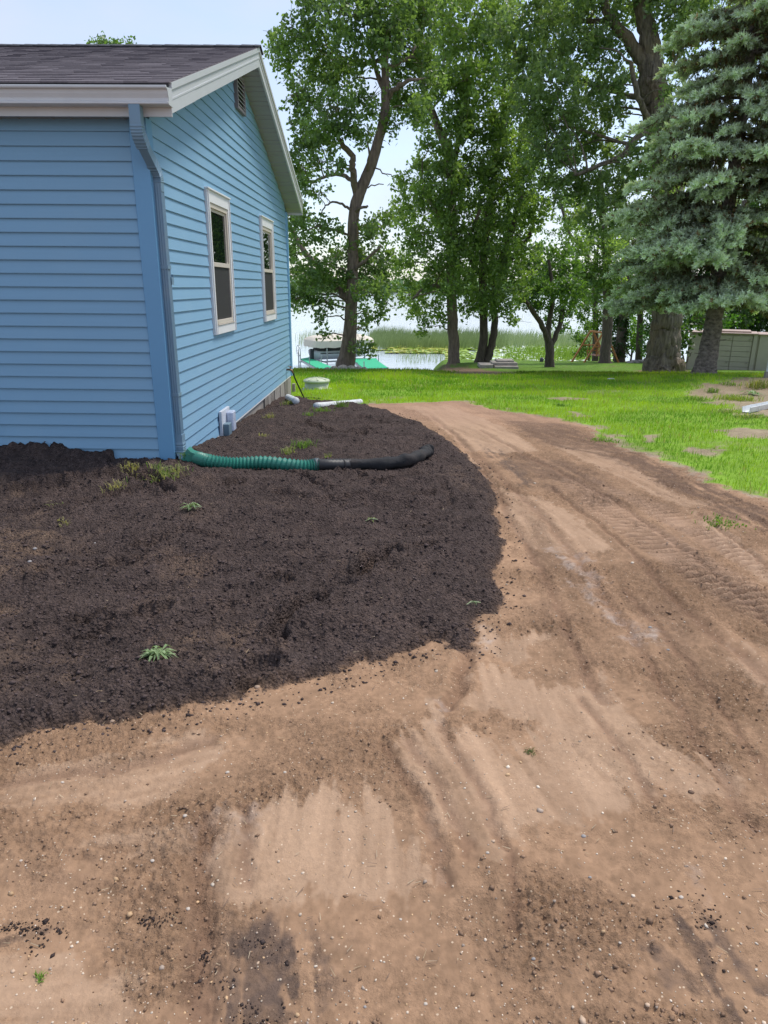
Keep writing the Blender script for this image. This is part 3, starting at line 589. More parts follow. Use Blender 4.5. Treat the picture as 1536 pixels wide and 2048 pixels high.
def tree(name, label, cat, Y, trunk, limbs=(), blobs=(), leaf=.10, colA=(.035, .075, .02), colB=(.075, .15, .03), bark='bark', seed=1, depth=1.0, dens=1.0, flute=0, group=None, ltw=26, twigs=True, trunk_sides=14, branch_name='limb'):
    """trunk/limbs: [(px,py,r_px[,dY])]; blobs: [(px,py,rx_px,rz_px[,dY,weight])], all as sighted from the standpoint at distance Y"""
    global LEAFN
    rng = np.random.default_rng(seed); rnd = random.Random(seed); sc_ = Y/1476.
    base = at(trunk[0][0], trunk[0][1], Y); bz = zg(base.x, base.y) if Y < 70 else base.z
    root = empty(name, (base.x, base.y, bz), label=label, cat=cat, group=group)
    off = Vector((base.x, base.y, bz))
    P = [at(q[0], q[1], Y+(q[3] if len(q) > 3 else 0)) for q in trunk]; P[0].z = bz-.15; r = [q[2]*sc_ for q in trunk]
    PP = bez(P, 5); rr = lerp_list(r, 5)
    PP = [p+Vector((rnd.uniform(-1, 1), rnd.uniform(-1, 1), 0))*rr[i]*.07*(i > 1) for i, p in enumerate(PP)]
    if flute:
        lo = [(PP[i], PP[i+1], rr[i], rr[i+1]) for i in range(len(PP)-1)]; P2 = []; R2 = []
        for a, b, ra, rb in lo:
            for k in range(5): P2.append(a.lerp(b, k/5)); R2.append(ra+(rb-ra)*k/5)
        P2.append(PP[-1]); R2.append(rr[-1]); 
        def fl(i, k, a):
            h = i*.08
            q = fbm(np.array([a*5.1]), np.array([h*1.1]), 7, 3)[0]; q2 = abs(vn(np.array([a*9+math.sin(h*2)*.6]), np.array([h*1.6]), 9)[0]-.5)*2
            return 1+flute*(q*.6+(q2-.5)*.55)+.10*math.exp(-i/4)*math.sin(a*5+1)
        mb = MB(off).tube(P2, R2, 64, fl=fl)
    else: 
        mb = MB(off).tube(PP, rr, trunk_sides, fl=lambda i, k, a: 1+.06*math.sin(a*3+i*.4)+.05*math.sin(a*5-i*.7))
    mb.build('trunk', M[bark], root, True)
    allp = [(p, rr[i]) for i, p in enumerate(PP)]
    for li in limbs:
        Q = [at(q[0], q[1], Y+(q[3] if len(q) > 3 else 0)) for q in li]; rq = [max(q[2]*sc_, .008) for q in li]
        QQ = bez(Q, 4); rl = lerp_list(rq, 4)
        QQ = [p+Vector((rnd.uniform(-1, 1), rnd.uniform(-1, 1), rnd.uniform(-1, 1)))*.035*(0 < i) for i, p in enumerate(QQ)]
        MB(off).tube(QQ, rl, 8).build(branch_name, M[bark], root, True); allp += [(p, rl[i]) for i, p in enumerate(QQ)]
    B = []
    for b in blobs:
        px_, py_, rx, rz = b[:4]; dY = b[4] if len(b) > 4 and b[4] is not None else rnd.uniform(-1, 1)*1.6*depth; w = b[5] if len(b) > 5 else 1.0
        c = at(px_, py_, Y+dY); B.append((c, rx*sc_, (rx+rz)*.5*sc_*.9+.15, rz*sc_, w))
    if twigs:                                 # one branch from the frame to every leaf mass, thin twigs inside it
        mb = MB(off)
        for (c, rx, ry, rz, w) in B:
            cand = min(allp, key=lambda q: (q[0]-c).length+max(0, q[0].z-c.z)*1.6+(0 if q[1] > .02 else .5))
            a = cand[0]; L_ = (c-a).length
            if L_ > .15:
                mid = a.lerp(c, .5)+Vector((rnd.uniform(-.1, .1)*L_, rnd.uniform(-.1, .1)*L_, .10*L_))
                r0 = min(cand[1]*.6, .012+.013*L_); Q = bez([a, mid, c], 4)
                Q = [p+Vector((rnd.uniform(-1, 1), rnd.uniform(-1, 1), rnd.uniform(-1, 1)))*.03*L_**.5*(0 < i) for i, p in enumerate(Q)]
                mb.tube(Q, [r0*(1-.65*i/(len(Q)-1)) for i in range(len(Q))], 5, cap=False)
            for _ in range(int(5+5*rx*w)):
                d = Vector((rnd.gauss(0, 1)*rx, rnd.gauss(0, 1)*ry, rnd.gauss(0, 1)*rz))*.62
                s_ = c+d*.12; e = c+d; mid = s_.lerp(e, .5)+Vector((rnd.uniform(-1, 1), rnd.uniform(-1, 1), rnd.uniform(-.2, 1)))*.12*d.length
                mb.tube([s_, mid, e], [.011, .008, .004], 4, cap=False)
        if mb.v: mb.build('twigs', M[bark], root, False, kind='stuff')
    if B:
        BB = [((b[0].x, b[0].y, b[0].z), *b[1:]) for b in B]
        V, F, c = leaf_cloud(BB, leaf, rng, colA, colB, twig=leaf*4.6, dens=dens, ltw=ltw)
        LEAFN += len(F)
        link('crown', big_mesh('crown', V-np.array(off), F, 4, c), M['leaf'], root)
    return root

OAKA, OAKB = (.080, .135, .055), (.200, .300, .110)
MAPA, MAPB = (.088, .155, .055), (.245, .350, .110)
COTA, COTB = (.095, .155, .078), (.240, .330, .150)
# ---- trees, nearest first
tree('oak_tree', 'tall bending oak tree with gnarled trunk right of the blue house', 'tree', 22,
     [(690, 742, 23), (694, 715, 17), (699, 660, 13.5), (705, 560, 11), (706, 490, 10.8), (708, 423, 10.5), (719, 386, 11), (737, 346, 10.5), (751, 299, 9.5), (768, 237, 8.5), (771, 182, 7.6), (768, 109, 6.5), (759, 73, 6.5), (751, 36, 5), (744, -20, 3.5), (735, -110, 1.5)],
     [[(715, 392, 7), (707, 360, 6.5, -.2), (704, 328, 6, -.4), (702, 310, 5.5, -.5), (682, 284, 5, -.7), (672, 262, 3, -.8)],
      [(716, 372, 4), (690, 354, 4, .3), (657, 350, 3, .5), (620, 365, 2, .8)], [(771, 182, 6), (756, 150, 4.5, .3), (745, 115, 3, .5), (720, 60, 2, .6)],
      [(774, 200, 5), (790, 178, 4.5, -.2), (803, 168, 4, -.4), (835, 158, 2.5, -.6)], [(768, 112, 4), (733, 128, 3.5, .3), (690, 117, 2.5, .6), (655, 95, 1.5, .8)],
      [(768, 140, 4), (797, 125, 3.5, -.3), (815, 118, 3, -.5), (830, 95, 2, -.6)], [(708, 425, 3), (722, 416, 3, -.3), (738, 414, 2, -.5)],
      [(706, 428, 3), (690, 412, 2.5, -.2), (668, 402, 2, -.4), (652, 412, 1.5, -.5), (640, 428, 1, -.5)], [(737, 350, 3), (738, 320, 2.5, -.4), (737, 285, 1.4, -.5)],
      [(702, 610, 8), (672, 575, 7, .4), (641, 540, 6.5, .7), (607, 499, 6, .9), (588, 472, 5, 1.0), (574, 435, 3.5, 1.1)], [(705, 548, 4), (730, 520, 3, -.4), (765, 490, 2, -.7)],
      [(751, 36, 3), (765, 0, 2.5, .2), (790, -60, 1.5, .3)], [(720, 376, 1.6), (745, 372, 1.2, -.2), (765, 368, .8, -.4)], [(742, 330, 1.6), (765, 345, 1.2, -.2), (785, 350, .8, -.4)]],
     [(585, 78, 34, 36), (560, 110, 22, 38), (640, 45, 55, 42), (700, 30, 55, 45), (765, 30, 60, 50), (820, 60, 55, 50), (850, 20, 50, 40), (612, 130, 38, 34), (655, 150, 42, 40), (700, 110, 42, 34), (800, 120, 42, 34), (845, 130, 36, 36),
      (590, 190, 26, 24), (628, 215, 42, 30), (680, 215, 36, 28), (735, 205, 30, 30), (800, 205, 30, 22), (655, 262, 42, 28), (610, 270, 36, 28), (700, 262, 28, 20), (735, 262, 20, 18), (590, 320, 24, 24), (640, 325, 30, 16), (680, 340, 20, 14), (600, 372, 32, 22),
      (593, 415, 22, 30), (640, 385, 22, 12), (600, 465, 34, 28), (650, 465, 36, 22), (585, 510, 18, 26), (625, 530, 42, 28), (680, 500, 30, 26), (740, 470, 26, 26), (765, 455, 30, 30), (720, 525, 32, 28), (760, 530, 34, 34), (670, 560, 38, 26),
      (615, 580, 34, 22), (650, 605, 30, 18), (740, 585, 36, 26), (600, 612, 22, 14), (735, 628, 32, 16), (765, 600, 20, 18), (720, 655, 16, 12), (640, 640, 14, 10), (592, 555, 22, 26), (588, 600, 18, 20), (640, 560, 34, 24), (615, 600, 24, 18), (700, 570, 34, 22), (755, 560, 28, 24), (600, 430, 22, 22), (590, 250, 14, 20), (800, 180, 34, 28), (832, 210, 30, 24), (858, 170, 32, 32), (792, 248, 22, 18), (770, 70, 40, 36), (690, 170, 36, 30), (640, 290, 34, 22), (600, 340, 26, 24), (718, 690, 17, 14, -.6), (655, 672, 9, 8), (735, 700, 12, 8, -.5),
      (700, -50, 80, 45), (790, -60, 70, 45), (630, -30, 50, 35)], leaf=.098, colA=OAKA, colB=OAKB, seed=3, dens=.9)
tree('maple_tree', 'leafy tree with straight trunk left of the double trunked tree', 'tree', 30,
     [(908, 738, 17), (908, 722, 12.5), (907, 690, 11), (905, 640, 10.5), (903, 560, 10), (903, 450, 9), (901, 340, 8.5), (895, 300, 8.5), (883, 272, 7.5), (865, 226, 6.5), (850, 190, 5), (838, 130, 4), (845, 40, 3)],
     [[(903, 340, 6), (918, 280, 5, .4), (930, 200, 4, .6), (940, 110, 3, .8)], [(903, 460, 5), (870, 420, 4, -.5), (845, 370, 3, -.8)], [(903, 520, 5), (940, 470, 4, -.4), (960, 420, 3, -.8)], [(904, 590, 4), (860, 570, 3, -.6), (825, 600, 2, -1)]],
     [(850, 330, 30, 22), (808, 362, 22, 20), (800, 425, 24, 26), (862, 288, 22, 20), (845, 225, 24, 24), (880, 330, 30, 26), (830, 385, 38, 26), (880, 370, 46, 34), (920, 330, 40, 34), (850, 430, 56, 34), (910, 420, 50, 36), (820, 470, 36, 30), (870, 500, 58, 36), (930, 490, 46, 36), (810, 530, 34, 32), (860, 560, 54, 32), (910, 560, 42, 34), (815, 590, 36, 24), (860, 612, 40, 20),
      (850, 655, 14, 22), (835, 630, 26, 16), (880, 640, 18, 12), (900, 268, 36, 24), (925, 230, 36, 30), (860, 250, 22, 16), (940, 270, 30, 30), (905, 190, 44, 34), (950, 165, 48, 40), (880, 140, 36, 34), (930, 100, 55, 42), (985, 90, 48, 42), (880, 75, 40, 36), (940, 40, 60, 40), (1000, 30, 50, 40), (870, 10, 50, 36),
      (985, 215, 36, 36), (930, -50, 90, 50), (1010, 150, 36, 40), (905, 590, 26, 26, -1.6), (903, 530, 32, 30, -1.6), (903, 470, 32, 30, -1.6), (902, 410, 32, 30, -1.6), (900, 355, 32, 30, -1.6), (890, 300, 22, 22, -1.4), (930, 250, 24, 28, -1.4), (848, 390, 28, 28, -1.6), (935, 160, 30, 34, -1.4)], leaf=.125, colA=MAPA, colB=MAPB, seed=5, dens=.80)
tree('double_trunk_tree', 'tree with two trunks growing from one base behind the stone slabs', 'tree', 31,
     [(957, 740, 15), (960, 722, 10), (966, 680, 8.5), (968, 620, 8), (966, 540, 8), (975, 430, 7), (990, 340, 5), (1000, 260, 3.5), (1010, 160, 2.5)],
     [[(972, 732, 10), (980, 700, 8), (990, 655, 7), (988, 600, 7), (1000, 530, 7), (1020, 470, 6), (1040, 400, 4), (1050, 330, 3)], [(966, 560, 4.5), (940, 520, 3.5, .3), (925, 480, 2.5, .6)], [(1000, 540, 5), (1040, 500, 4, -.3), (1070, 450, 3, -.5)]],
     [(960, 590, 38, 28), (985, 612, 34, 20), (940, 620, 22, 14), (1010, 600, 30, 24), (1020, 640, 22, 12), (965, 540, 44, 34), (1015, 545, 42, 32), (960, 480, 40, 36), (1010, 480, 44, 36), (1050, 500, 34, 34), (985, 420, 46, 38), (1040, 425, 44, 38), (960, 360, 42, 34), (1010, 350, 46, 38), (1060, 360, 40, 36),
      (985, 290, 36, 34), (1035, 285, 44, 36), (1080, 430, 30, 34), (1070, 300, 34, 34), (1020, 220, 36, 34), (1060, 555, 20, 20), (1045, 580, 20, 18), (968, 600, 26, 20, -1.6), (990, 585, 30, 26, -1.6), (966, 545, 30, 30, -1.6), (1003, 525, 32, 30, -1.6), (970, 470, 30, 32, -1.6), (1022, 465, 32, 32, -1.6), (985, 400, 32, 32, -1.6), (1040, 395, 30, 34, -1.6), (995, 330, 30, 32, -1.6), (1050, 330, 26, 28, -1.6), (1003, 260, 26, 30, -1.4)], leaf=.125, colA=MAPA, colB=MAPB, seed=7, dens=.82, bark='barkdark')
tree('cottonwood_tree', 'massive old cottonwood with deeply furrowed flaring trunk left of the spruce', 'tree', 26,
     [(1323, 752, 47), (1324, 742, 40), (1327, 715, 33.5), (1331, 670, 29.5), (1335, 620, 27.5), (1338, 540, 30), (1338, 450, 29), (1335, 360, 28), (1327, 280, 27), (1313, 203, 25), (1306, 163, 24), (1302, 120, 18), (1298, 72, 16.5), (1288, 29, 14), (1276, -40, 12), (1266, -140, 7)],
     [[(1304, 158, 14), (1290, 132, 13), (1277, 108, 12.5), (1248, 69, 10.5), (1226, 43, 8.5), (1200, -10, 7), (1170, -80, 4)], [(1318, 235, 7), (1302, 239, 6.5, -.4), (1284, 215, 5.5, -.8), (1270, 170, 5, -1), (1262, 125, 3.5, -1.2)],
      [(1325, 290, 8), (1300, 262, 7, -.5), (1262, 285, 6, -.8), (1248, 310, 5, -1), (1205, 330, 4, -1.4), (1150, 350, 3, -1.6)], [(1226, 43, 5), (1150, 40, 4, .8), (1080, 42, 3.2, 1.2), (1030, 68, 2.5, 1.6), (990, 90, 1.5, 2)],
      [(1327, 150, 5), (1345, 130, 3.5, .4), (1362, 95, 2.5, .6)], [(1310, 200, 7), (1250, 190, 5, 1), (1190, 170, 4, 1.6), (1120, 160, 2.5, 2)]],
     [(1190, 30, 60, 40), (1120, 20, 60, 40), (1060, 40, 50, 40), (1240, 10, 50, 30), (1090, 95, 56, 38), (1155, 95, 56, 36), (1205, 110, 40, 36), (1050, 140, 50, 40), (1105, 165, 56, 38), (1160, 165, 50, 36), (1215, 175, 40, 34), (1060, 215, 46, 38), (1115, 235, 56, 38), (1170, 235, 50, 36), (1225, 235, 34, 26), (1250, 155, 20, 20),
      (1095, 305, 48, 36), (1150, 305, 50, 34), (1200, 290, 40, 26), (1235, 330, 36, 26), (1120, 370, 46, 32), (1175, 365, 46, 34), (1225, 385, 40, 30), (1200, 430, 46, 32), (1250, 430, 36, 30), (1255, 375, 24, 24), (1160, 430, 30, 20), (1345, 30, 40, 34), (1370, 75, 34, 30), (1345, 110, 18, 20), (1400, 30, 46, 34), (1325, -10, 50, 30),
      (1280, 20, 22, 26, 2), (1140, -50, 90, 45), (1260, -70, 90, 45), (1400, -50, 90, 50), (1030, 90, 36, 34), (1000, 50, 36, 34), (1070, 260, 30, 30), (1440, 20, 50, 50, 3), (1500, 60, 50, 60, 3), (1530, 0, 50, 50, 3), (1332, 255, 36, 34, -2.6), (1306, 318, 34, 34, -2.6), (1322, 395, 34, 38, -2.6), (1318, 470, 34, 38, -2.6), (1330, 545, 30, 30, -2.6), (1262, 330, 24, 30, -2), (1345, 180, 16, 24, -2)], leaf=.112, colA=COTA, colB=COTB, bark='cotton', seed=9, flute=.26, dens=.92)
tree('apple_tree', 'small forked tree with a low round crown on the lakeside lawn', 'tree', 34,
     [(1100, 736, 12), (1100, 722, 9.5), (1098, 690, 8.5), (1095, 668, 7), (1099, 640, 5), (1106, 590, 4.5), (1100, 540, 3), (1095, 500, 2)],
     [[(1098, 688, 6), (1085, 655, 5.5, -.3), (1065, 620, 4.5, -.5), (1045, 598, 3, -.7)], [(1102, 694, 6), (1118, 655, 5, .3), (1126, 620, 4.5, .4), (1140, 580, 3, .5)]],
     [(1050, 600, 26, 20), (1070, 570, 32, 22), (1110, 585, 30, 26), (1145, 580, 26, 22), (1060, 530, 26, 22), (1100, 540, 38, 28), (1140, 540, 30, 26), (1085, 505, 26, 20), (1120, 508, 26, 18), (1125, 620, 26, 16), (1075, 610, 24, 12), (1100, 640, 14, 14), (1150, 610, 18, 12), (1128, 655, 9, 9)], leaf=.125, colA=MAPA, colB=(.10, .19, .035), seed=11, bark='barkdark', dens=1.1)
tree('lakeside_tree', 'dark straight trunk standing in front of the wooden swing', 'tree', 42,
     [(1211, 730, 16), (1210, 718, 11.5), (1212, 690, 10), (1215, 640, 10), (1215, 580, 9), (1212, 500, 8), (1205, 420, 6), (1200, 340, 4)], [[(1213, 590, 5), (1235, 550, 4), (1250, 520, 3)]],
     [(1200, 480, 40, 30), (1180, 530, 30, 26), (1225, 520, 30, 30), (1160, 490, 30, 26), (1235, 470, 30, 30), (1195, 560, 34, 22), (1160, 555, 22, 22), (1230, 570, 26, 20), (1140, 460, 20, 18), (1190, 600, 22, 16), (1160, 400, 30, 24), (1225, 600, 16, 14)], leaf=.15, colA=MAPA, colB=MAPB, seed=13, bark='barkdark', dens=1.0)
tree('slender_tree', 'slender tree by the water just left of the dark trunk at the swing', 'tree', 50,
     [(1190, 722, 7), (1191, 690, 6), (1190, 620, 5.5), (1188, 560, 5), (1170, 500, 4), (1140, 470, 3.2), (1128, 430, 3), (1118, 395, 2)], [[(1188, 560, 3), (1195, 500, 2.5), (1200, 440, 2)]],
     [(1165, 620, 16, 24), (1170, 585, 22, 20), (1130, 400, 20, 16), (1150, 440, 20, 14), (1175, 650, 12, 12), (1120, 440, 16, 10, 0, .5), (1100, 470, 14, 10, 0, .5), (1200, 640, 18, 20)], leaf=.15, colA=(.05, .11, .02), colB=(.13, .22, .04), seed=15, bark='barkdark')
tree('woodland_tree', 'thin dark tree trunk in the undergrowth left of the cottonwood', 'tree', 46,
     [(1279, 712, 8), (1280, 660, 6), (1281, 600, 6), (1283, 500, 5), (1285, 400, 3)], [], [(1290, 560, 40, 30), (1260, 600, 30, 24), (1300, 500, 40, 40), (1310, 440, 40, 40), (1270, 540, 30, 30), (1300, 600, 30, 20)], leaf=.15, colA=MAPA, colB=MAPB, seed=17, bark='barkdark')
tree('woodland_tree', 'ivy covered dark trunk between the swing and the rock pile', 'tree', 45,
     [(1240, 716, 12), (1243, 680, 10), (1247, 620, 9), (1250, 540, 8), (1255, 450, 5)], [], [(1243, 680, 12, 20, 0, 2), (1246, 640, 14, 20, 0, 2), (1250, 600, 18, 18, 0, 1.5), (1240, 705, 12, 8, 0, 2)], leaf=.13, colA=(.016, .04, .012), colB=(.04, .085, .02), seed=19, bark='barkdark')
tree('woodland_tree', 'dense dark green tree behind the right end of the olive shed', 'tree', 44,
     [(1497, 715, 10), (1496, 640, 9), (1494, 560, 8), (1490, 400, 6)], [],
     [(1420, 600, 40, 30), (1470, 590, 46, 34), (1520, 600, 46, 36), (1570, 600, 46, 40), (1440, 540, 46, 40), (1500, 530, 50, 40), (1560, 520, 50, 50), (1400, 640, 34, 24), (1450, 640, 40, 24), (1510, 645, 44, 22), (1570, 640, 40, 24), (1480, 460, 60, 50), (1550, 430, 60, 60), (1420, 460, 50, 50), (1600, 520, 50, 60), (1380, 500, 40, 50), (1380, 580, 34, 34), (1620, 620, 40, 40)], leaf=.15, colA=(.022, .055, .016), colB=(.055, .115, .028), seed=21, bark='barkdark', dens=1.05)
tree('distant_tree', 'leafy treetop just showing above the dark roof ridge', 'tree', 40,
     [(215, 640, 10), (215, 400, 9), (216, 200, 6), (217, 110, 3)], [], [(190, 92, 18, 9), (212, 86, 18, 9), (240, 90, 22, 11), (262, 95, 12, 7), (215, 130, 60, 30), (215, 200, 80, 50, 0, .6), (215, 290, 80, 60, 0, .5)], leaf=.14, colA=MAPA, colB=(.10, .19, .04), seed=23)
# shrubs: undergrowth beyond the lawn
def shrub(label, Y, px, py, blobs, colA, colB, seed, name='shrub', leaf=.13):
    return tree(name, label, 'shrub', Y, [(px, py, 2.2), (px+2, py-14, 1.8), (px-1, py-30, 1.2)], [[(px, py-3, 1.8), (px+9, py-18, 1.2), (px+16, py-34, .8)], [(px, py-3, 1.6), (px-9, py-16, 1.2), (px-15, py-30, .8)]], blobs, leaf=leaf, colA=colA, colB=colB, seed=seed, bark='barkdark', twigs=False, branch_name='stem')
BR = (.07, .16, .02); BRB = (.16, .30, .04); DK = (.02, .05, .013); DKB = (.06, .12, .025)
shrub('yellow green shrub at the waterside left of the wooden swing', 54, 1178, 712, [(1165, 675, 18, 14), (1180, 655, 16, 14), (1170, 698, 16, 12), (1158, 705, 10, 8)], (.06, .13, .03), (.13, .23, .05), 31)
shrub('dark shrub filling the gap right of the swing', 52, 1228, 712, [(1228, 690, 14, 18), (1232, 650, 16, 20), (1226, 625, 14, 16)], DK, DKB, 32)
shrub('sunlit bush with bright yellow green leaves beside the rock pile', 53, 1262, 715, [(1262, 690, 16, 18), (1270, 655, 18, 22), (1262, 625, 18, 16), (1280, 680, 16, 20)], BR, BRB, 33)
shrub('low leafy bush overhanging the rock pile', 44, 1300, 716, [(1298, 660, 16, 18), (1295, 690, 13, 14), (1305, 630, 16, 18), (1290, 705, 8, 6)], (.05, .12, .03), (.11, .21, .05), 34)
shrub('tall bush growing behind the cottonwood trunk', 50, 1340, 716, [(1325, 620, 26, 26), (1350, 610, 26, 30), (1320, 660, 20, 20)], BR, BRB, 35)
shrub('dark bush between the cottonwood and the olive shed', 29.3, 1366, 738, [(1368, 662, 18, 18), (1388, 640, 22, 18), (1362, 700, 12, 16), (1375, 612, 22, 16), (1412, 648, 20, 14), (1432, 640, 16, 12), (1372, 685, 10, 12)], DK, DKB, 36)
shrub('bright bush standing against the back of the olive shed', 40, 1420, 722, [(1400, 640, 20, 18), (1425, 628, 22, 18), (1450, 640, 22, 16)], (.04, .11, .02), (.12, .25, .04), 37)
shrub('dark evergreen looking hedge bush behind the olive shed lid', 42, 1510, 722, [(1480, 640, 26, 22), (1515, 645, 30, 20), (1550, 640, 30, 24)], DK, DKB, 38)

# ------------------------------------------------------------------ blue spruce
def spruce():
    rng = np.random.default_rng(77); rnd = random.Random(77); Y = 20.0
    b = at(1408, 752, Y); bz = zg(b.x, b.y); root = empty('blue_spruce', (b.x, b.y, bz), label='large blue spruce with silvery green needles and bare lower trunk', cat='tree')
    off = Vector((b.x, b.y, bz)); H_ = 14.2
    def fl(i, k, a): return 1+.13*(vn(np.array([a*4]), np.array([i*.8]), 5)[0]-.5)*2+.10*math.exp(-i/3.)*math.sin(a*4)
    zs = [-.2, 0, .12, .25]+[.25+.16*i for i in range(1, 22)]+[5, 7, 9, 11, 13, H_-.2]
    MB().tube([(math.sin(z*1.3)*.05, math.cos(z)*.04, z) for z in zs], [(.10*math.exp(-max(z, 0)/.3)+.235*(1-z/H_)+.012) for z in zs], 26, fl=fl).build('trunk', M['sprucebark'], root, True)
    for i in range(9):
        a = rnd.uniform(2.6, 6.8); z = rnd.uniform(.5, 1.9); L_ = rnd.uniform(.12, .4)
        MB().tube([(0, 0, z), (math.cos(a)*(.25+L_), math.sin(a)*(.25+L_), z+rnd.uniform(-.05, .1))], [.02, .008], 5).build('dead_branch_stub', M['sprucebark'], root)
    Rm = lambda h: np.interp(h, [1.4, 2.3, 3.0, 5, 8, 11, 13.4, 14.2], [2.2, 2.75, 2.9, 2.72, 2.1, 1.3, .45, .1])
    Pc = []; Pd = []; Pt = []; wood = MB(); nb = 0; h = 2.15
    while h < 13.9:
        k = max(7, int(13-h*.3)); a0 = rnd.uniform(0, 6.28)
        for j in range(k):
            a = a0+6.283*j/k+rnd.uniform(-.35, .35); hh = h+rnd.uniform(-.10, .10); RR = float(Rm(hh))*rnd.uniform(.62, 1.10)
            if math.sin(a) > .45 and rnd.random() < .35: continue
            ca, sa = math.cos(a), math.sin(a); droop = rnd.uniform(.10, .26)*(1 if hh < 9 else .3); lift = rnd.uniform(.02, .12)+(.25 if hh > 9 else 0)
            def bp(u): return np.array([ca*RR*u, sa*RR*u, hh+RR*(lift*u-droop*u*u*1.6+.30*max(0, u-.72)**1.5)])
            wood.tube([bp(q) for q in (0, .25, .5, .75, 1)], [.035*(1-q*.8)*(.5+RR/4) for q in (0, .25, .5, .75, 1)], 5, cap=False)
            nsec = int(7+RR*7.5)
            for s_ in range(nsec):
                u = .22+.78*(s_+rnd.random())/nsec; c = bp(u); side = 1 if s_ % 2 else -1
                Ls = (.26+.55*(1-abs(u-.55)*1.4))*RR/2.6*rnd.uniform(.6, 1.15); Ls = max(Ls, .12)
                ang = a+side*rnd.uniform(.55, 1.1)*(1.0-.45*u); dz = rnd.uniform(-.16, .14)
                dv = np.array([math.cos(ang), math.sin(ang), dz]); nsh = int(4+Ls*24)
                t = rng.uniform(.15, 1, nsh); P = c+dv*(t*Ls)[:, None]; P[:, 2] -= (t**2)*Ls*.25
                d = dv+rng.normal(size=(nsh, 3))*.50; d[:, 2] += rng.uniform(-.25, .55, nsh)
                Pc.append(P); Pd.append(d); Pt.append(np.clip((u*.75+t*.35)+rng.normal(size=nsh)*.13, 0, 1.2))
            # end leader shoots
            nsh = 7; P = bp(1.0)+rng.normal(size=(nsh, 3))*.05; d = np.array([ca, sa, .25])+rng.normal(size=(nsh, 3))*.45; Pc.append(P); Pd.append(d); Pt.append(np.full(nsh, 1.1))
            # hanging inner foliage
            nsh = int(RR*16); u = rng.uniform(.08, .95, nsh); P = np.array([bp(q) for q in u]); P += rng.normal(size=P.shape)*.07; d = rng.normal(size=(nsh, 3))*.35; d[:, 2] -= .9; Pc.append(P); Pd.append(d); Pt.append(u*.45)
        h += rnd.uniform(.34, .46)+(h*.006)
    wood.build('branches', M['sprucebark'], root, kind='stuff')
    Pc = np.concatenate(Pc); Pd = np.concatenate(Pd); Pt = np.concatenate(Pt); Pd /= np.linalg.norm(Pd, axis=1)[:, None]; n = len(Pc)
    ref = rng.normal(size=(n, 3)); b1 = np.cross(Pd, ref); b1 /= np.linalg.norm(b1, axis=1)[:, None]; b2 = np.cross(Pd, b1)
    Ln = rng.uniform(.115, .20, n); rr = rng.uniform(.029, .043, n)
    # a shoot: brush of needles around an axis - nine pointed blades set in three tiers
    Vs = []; Fs = []; m = 7
    for j in range(m):
        ph = 2*math.pi*(j*.382*1.0)+rng.uniform(0, .6, n); t0 = (j/m)*.72; base = Pc+Pd*(Ln*t0)[:, None]
        rad = b1*np.cos(ph)[:, None]+b2*np.sin(ph)[:, None]; tang = np.cross(Pd, rad)
        tip = base+Pd*(Ln*.42)[:, None]+rad*(rr*1.55)[:, None]; w = (rr*.62)[:, None]
        Vs.append(np.stack([base-tang*w+rad*(rr*.25)[:, None], base+tang*w+rad*(rr*.25)[:, None], tip], 1))
    V = np.stack(Vs, 1).reshape(-1, 3); F = np.arange(len(V)).reshape(-1, 3)
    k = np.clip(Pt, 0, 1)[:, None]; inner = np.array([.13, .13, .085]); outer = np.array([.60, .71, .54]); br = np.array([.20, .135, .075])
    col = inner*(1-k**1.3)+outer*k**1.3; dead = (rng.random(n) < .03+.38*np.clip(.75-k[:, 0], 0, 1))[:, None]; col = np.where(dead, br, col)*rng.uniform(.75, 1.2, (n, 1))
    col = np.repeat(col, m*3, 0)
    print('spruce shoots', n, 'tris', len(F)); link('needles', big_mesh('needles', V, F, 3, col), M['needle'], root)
    # few yellow cones near the top
    for i in range(26):
        hh = rnd.uniform(8.2, 11.5); a = rnd.uniform(3.2, 5.9); q = Rm(hh)*rnd.uniform(.8, 1); c = Vector((math.cos(a)*q, math.sin(a)*q, hh-.1))
        MB().tube([c, c-Vector((0, 0, .05)), c-Vector((.005, 0, .13))], [.012, .02, .008], 6).build('cone', M['conemat'], root, True)
M['conemat'] = mat('tan_spruce_cone', (.42, .27, .09), .7, noise=(20, .2))
spruce()

# ------------------------------------------------------------------ the blue house
house = empty('house', (CX, CY, 0), -YAW, label='blue vinyl sided house with dark shingle roof and grey gutter', cat='house')
LEN, T0, T1 = 10.0, 0.0, 7.1
CR = .102; Z0 = -.054                          # course height and bottom of the siding
PK, SL, TP = 3.95, .34, 3.55                   # soffit peak, slope, peak position
def zs_(t): return PK-SL*abs(t-TP)
hw1 = empty('front_wall', (0, 0, 0)); hw1.parent = house
hw2 = empty('gable_wall', (0, 0, 0)); hw2.parent = house
MB().box(-LEN, -.02, .02, .10, Z0+.01, 2.72).build('sheathing', M['backing'], hw1)
A = [(-.10, .105, Z0+.01), (-.10, T1, Z0+.01), (-.10, T1, zs_(T1)+.02), (-.10, TP, PK+.02), (-.10, .105, zs_(.105)+.02)]
wins = [(1.64, 2.61), (4.53, 5.51)]; ZW0, ZW1 = 1.0, 2.42
MB().prism(A, [(-.004, q[1], q[2]) for q in A]).build('sheathing', M['backing'], hw2)
rs = random.Random(4)
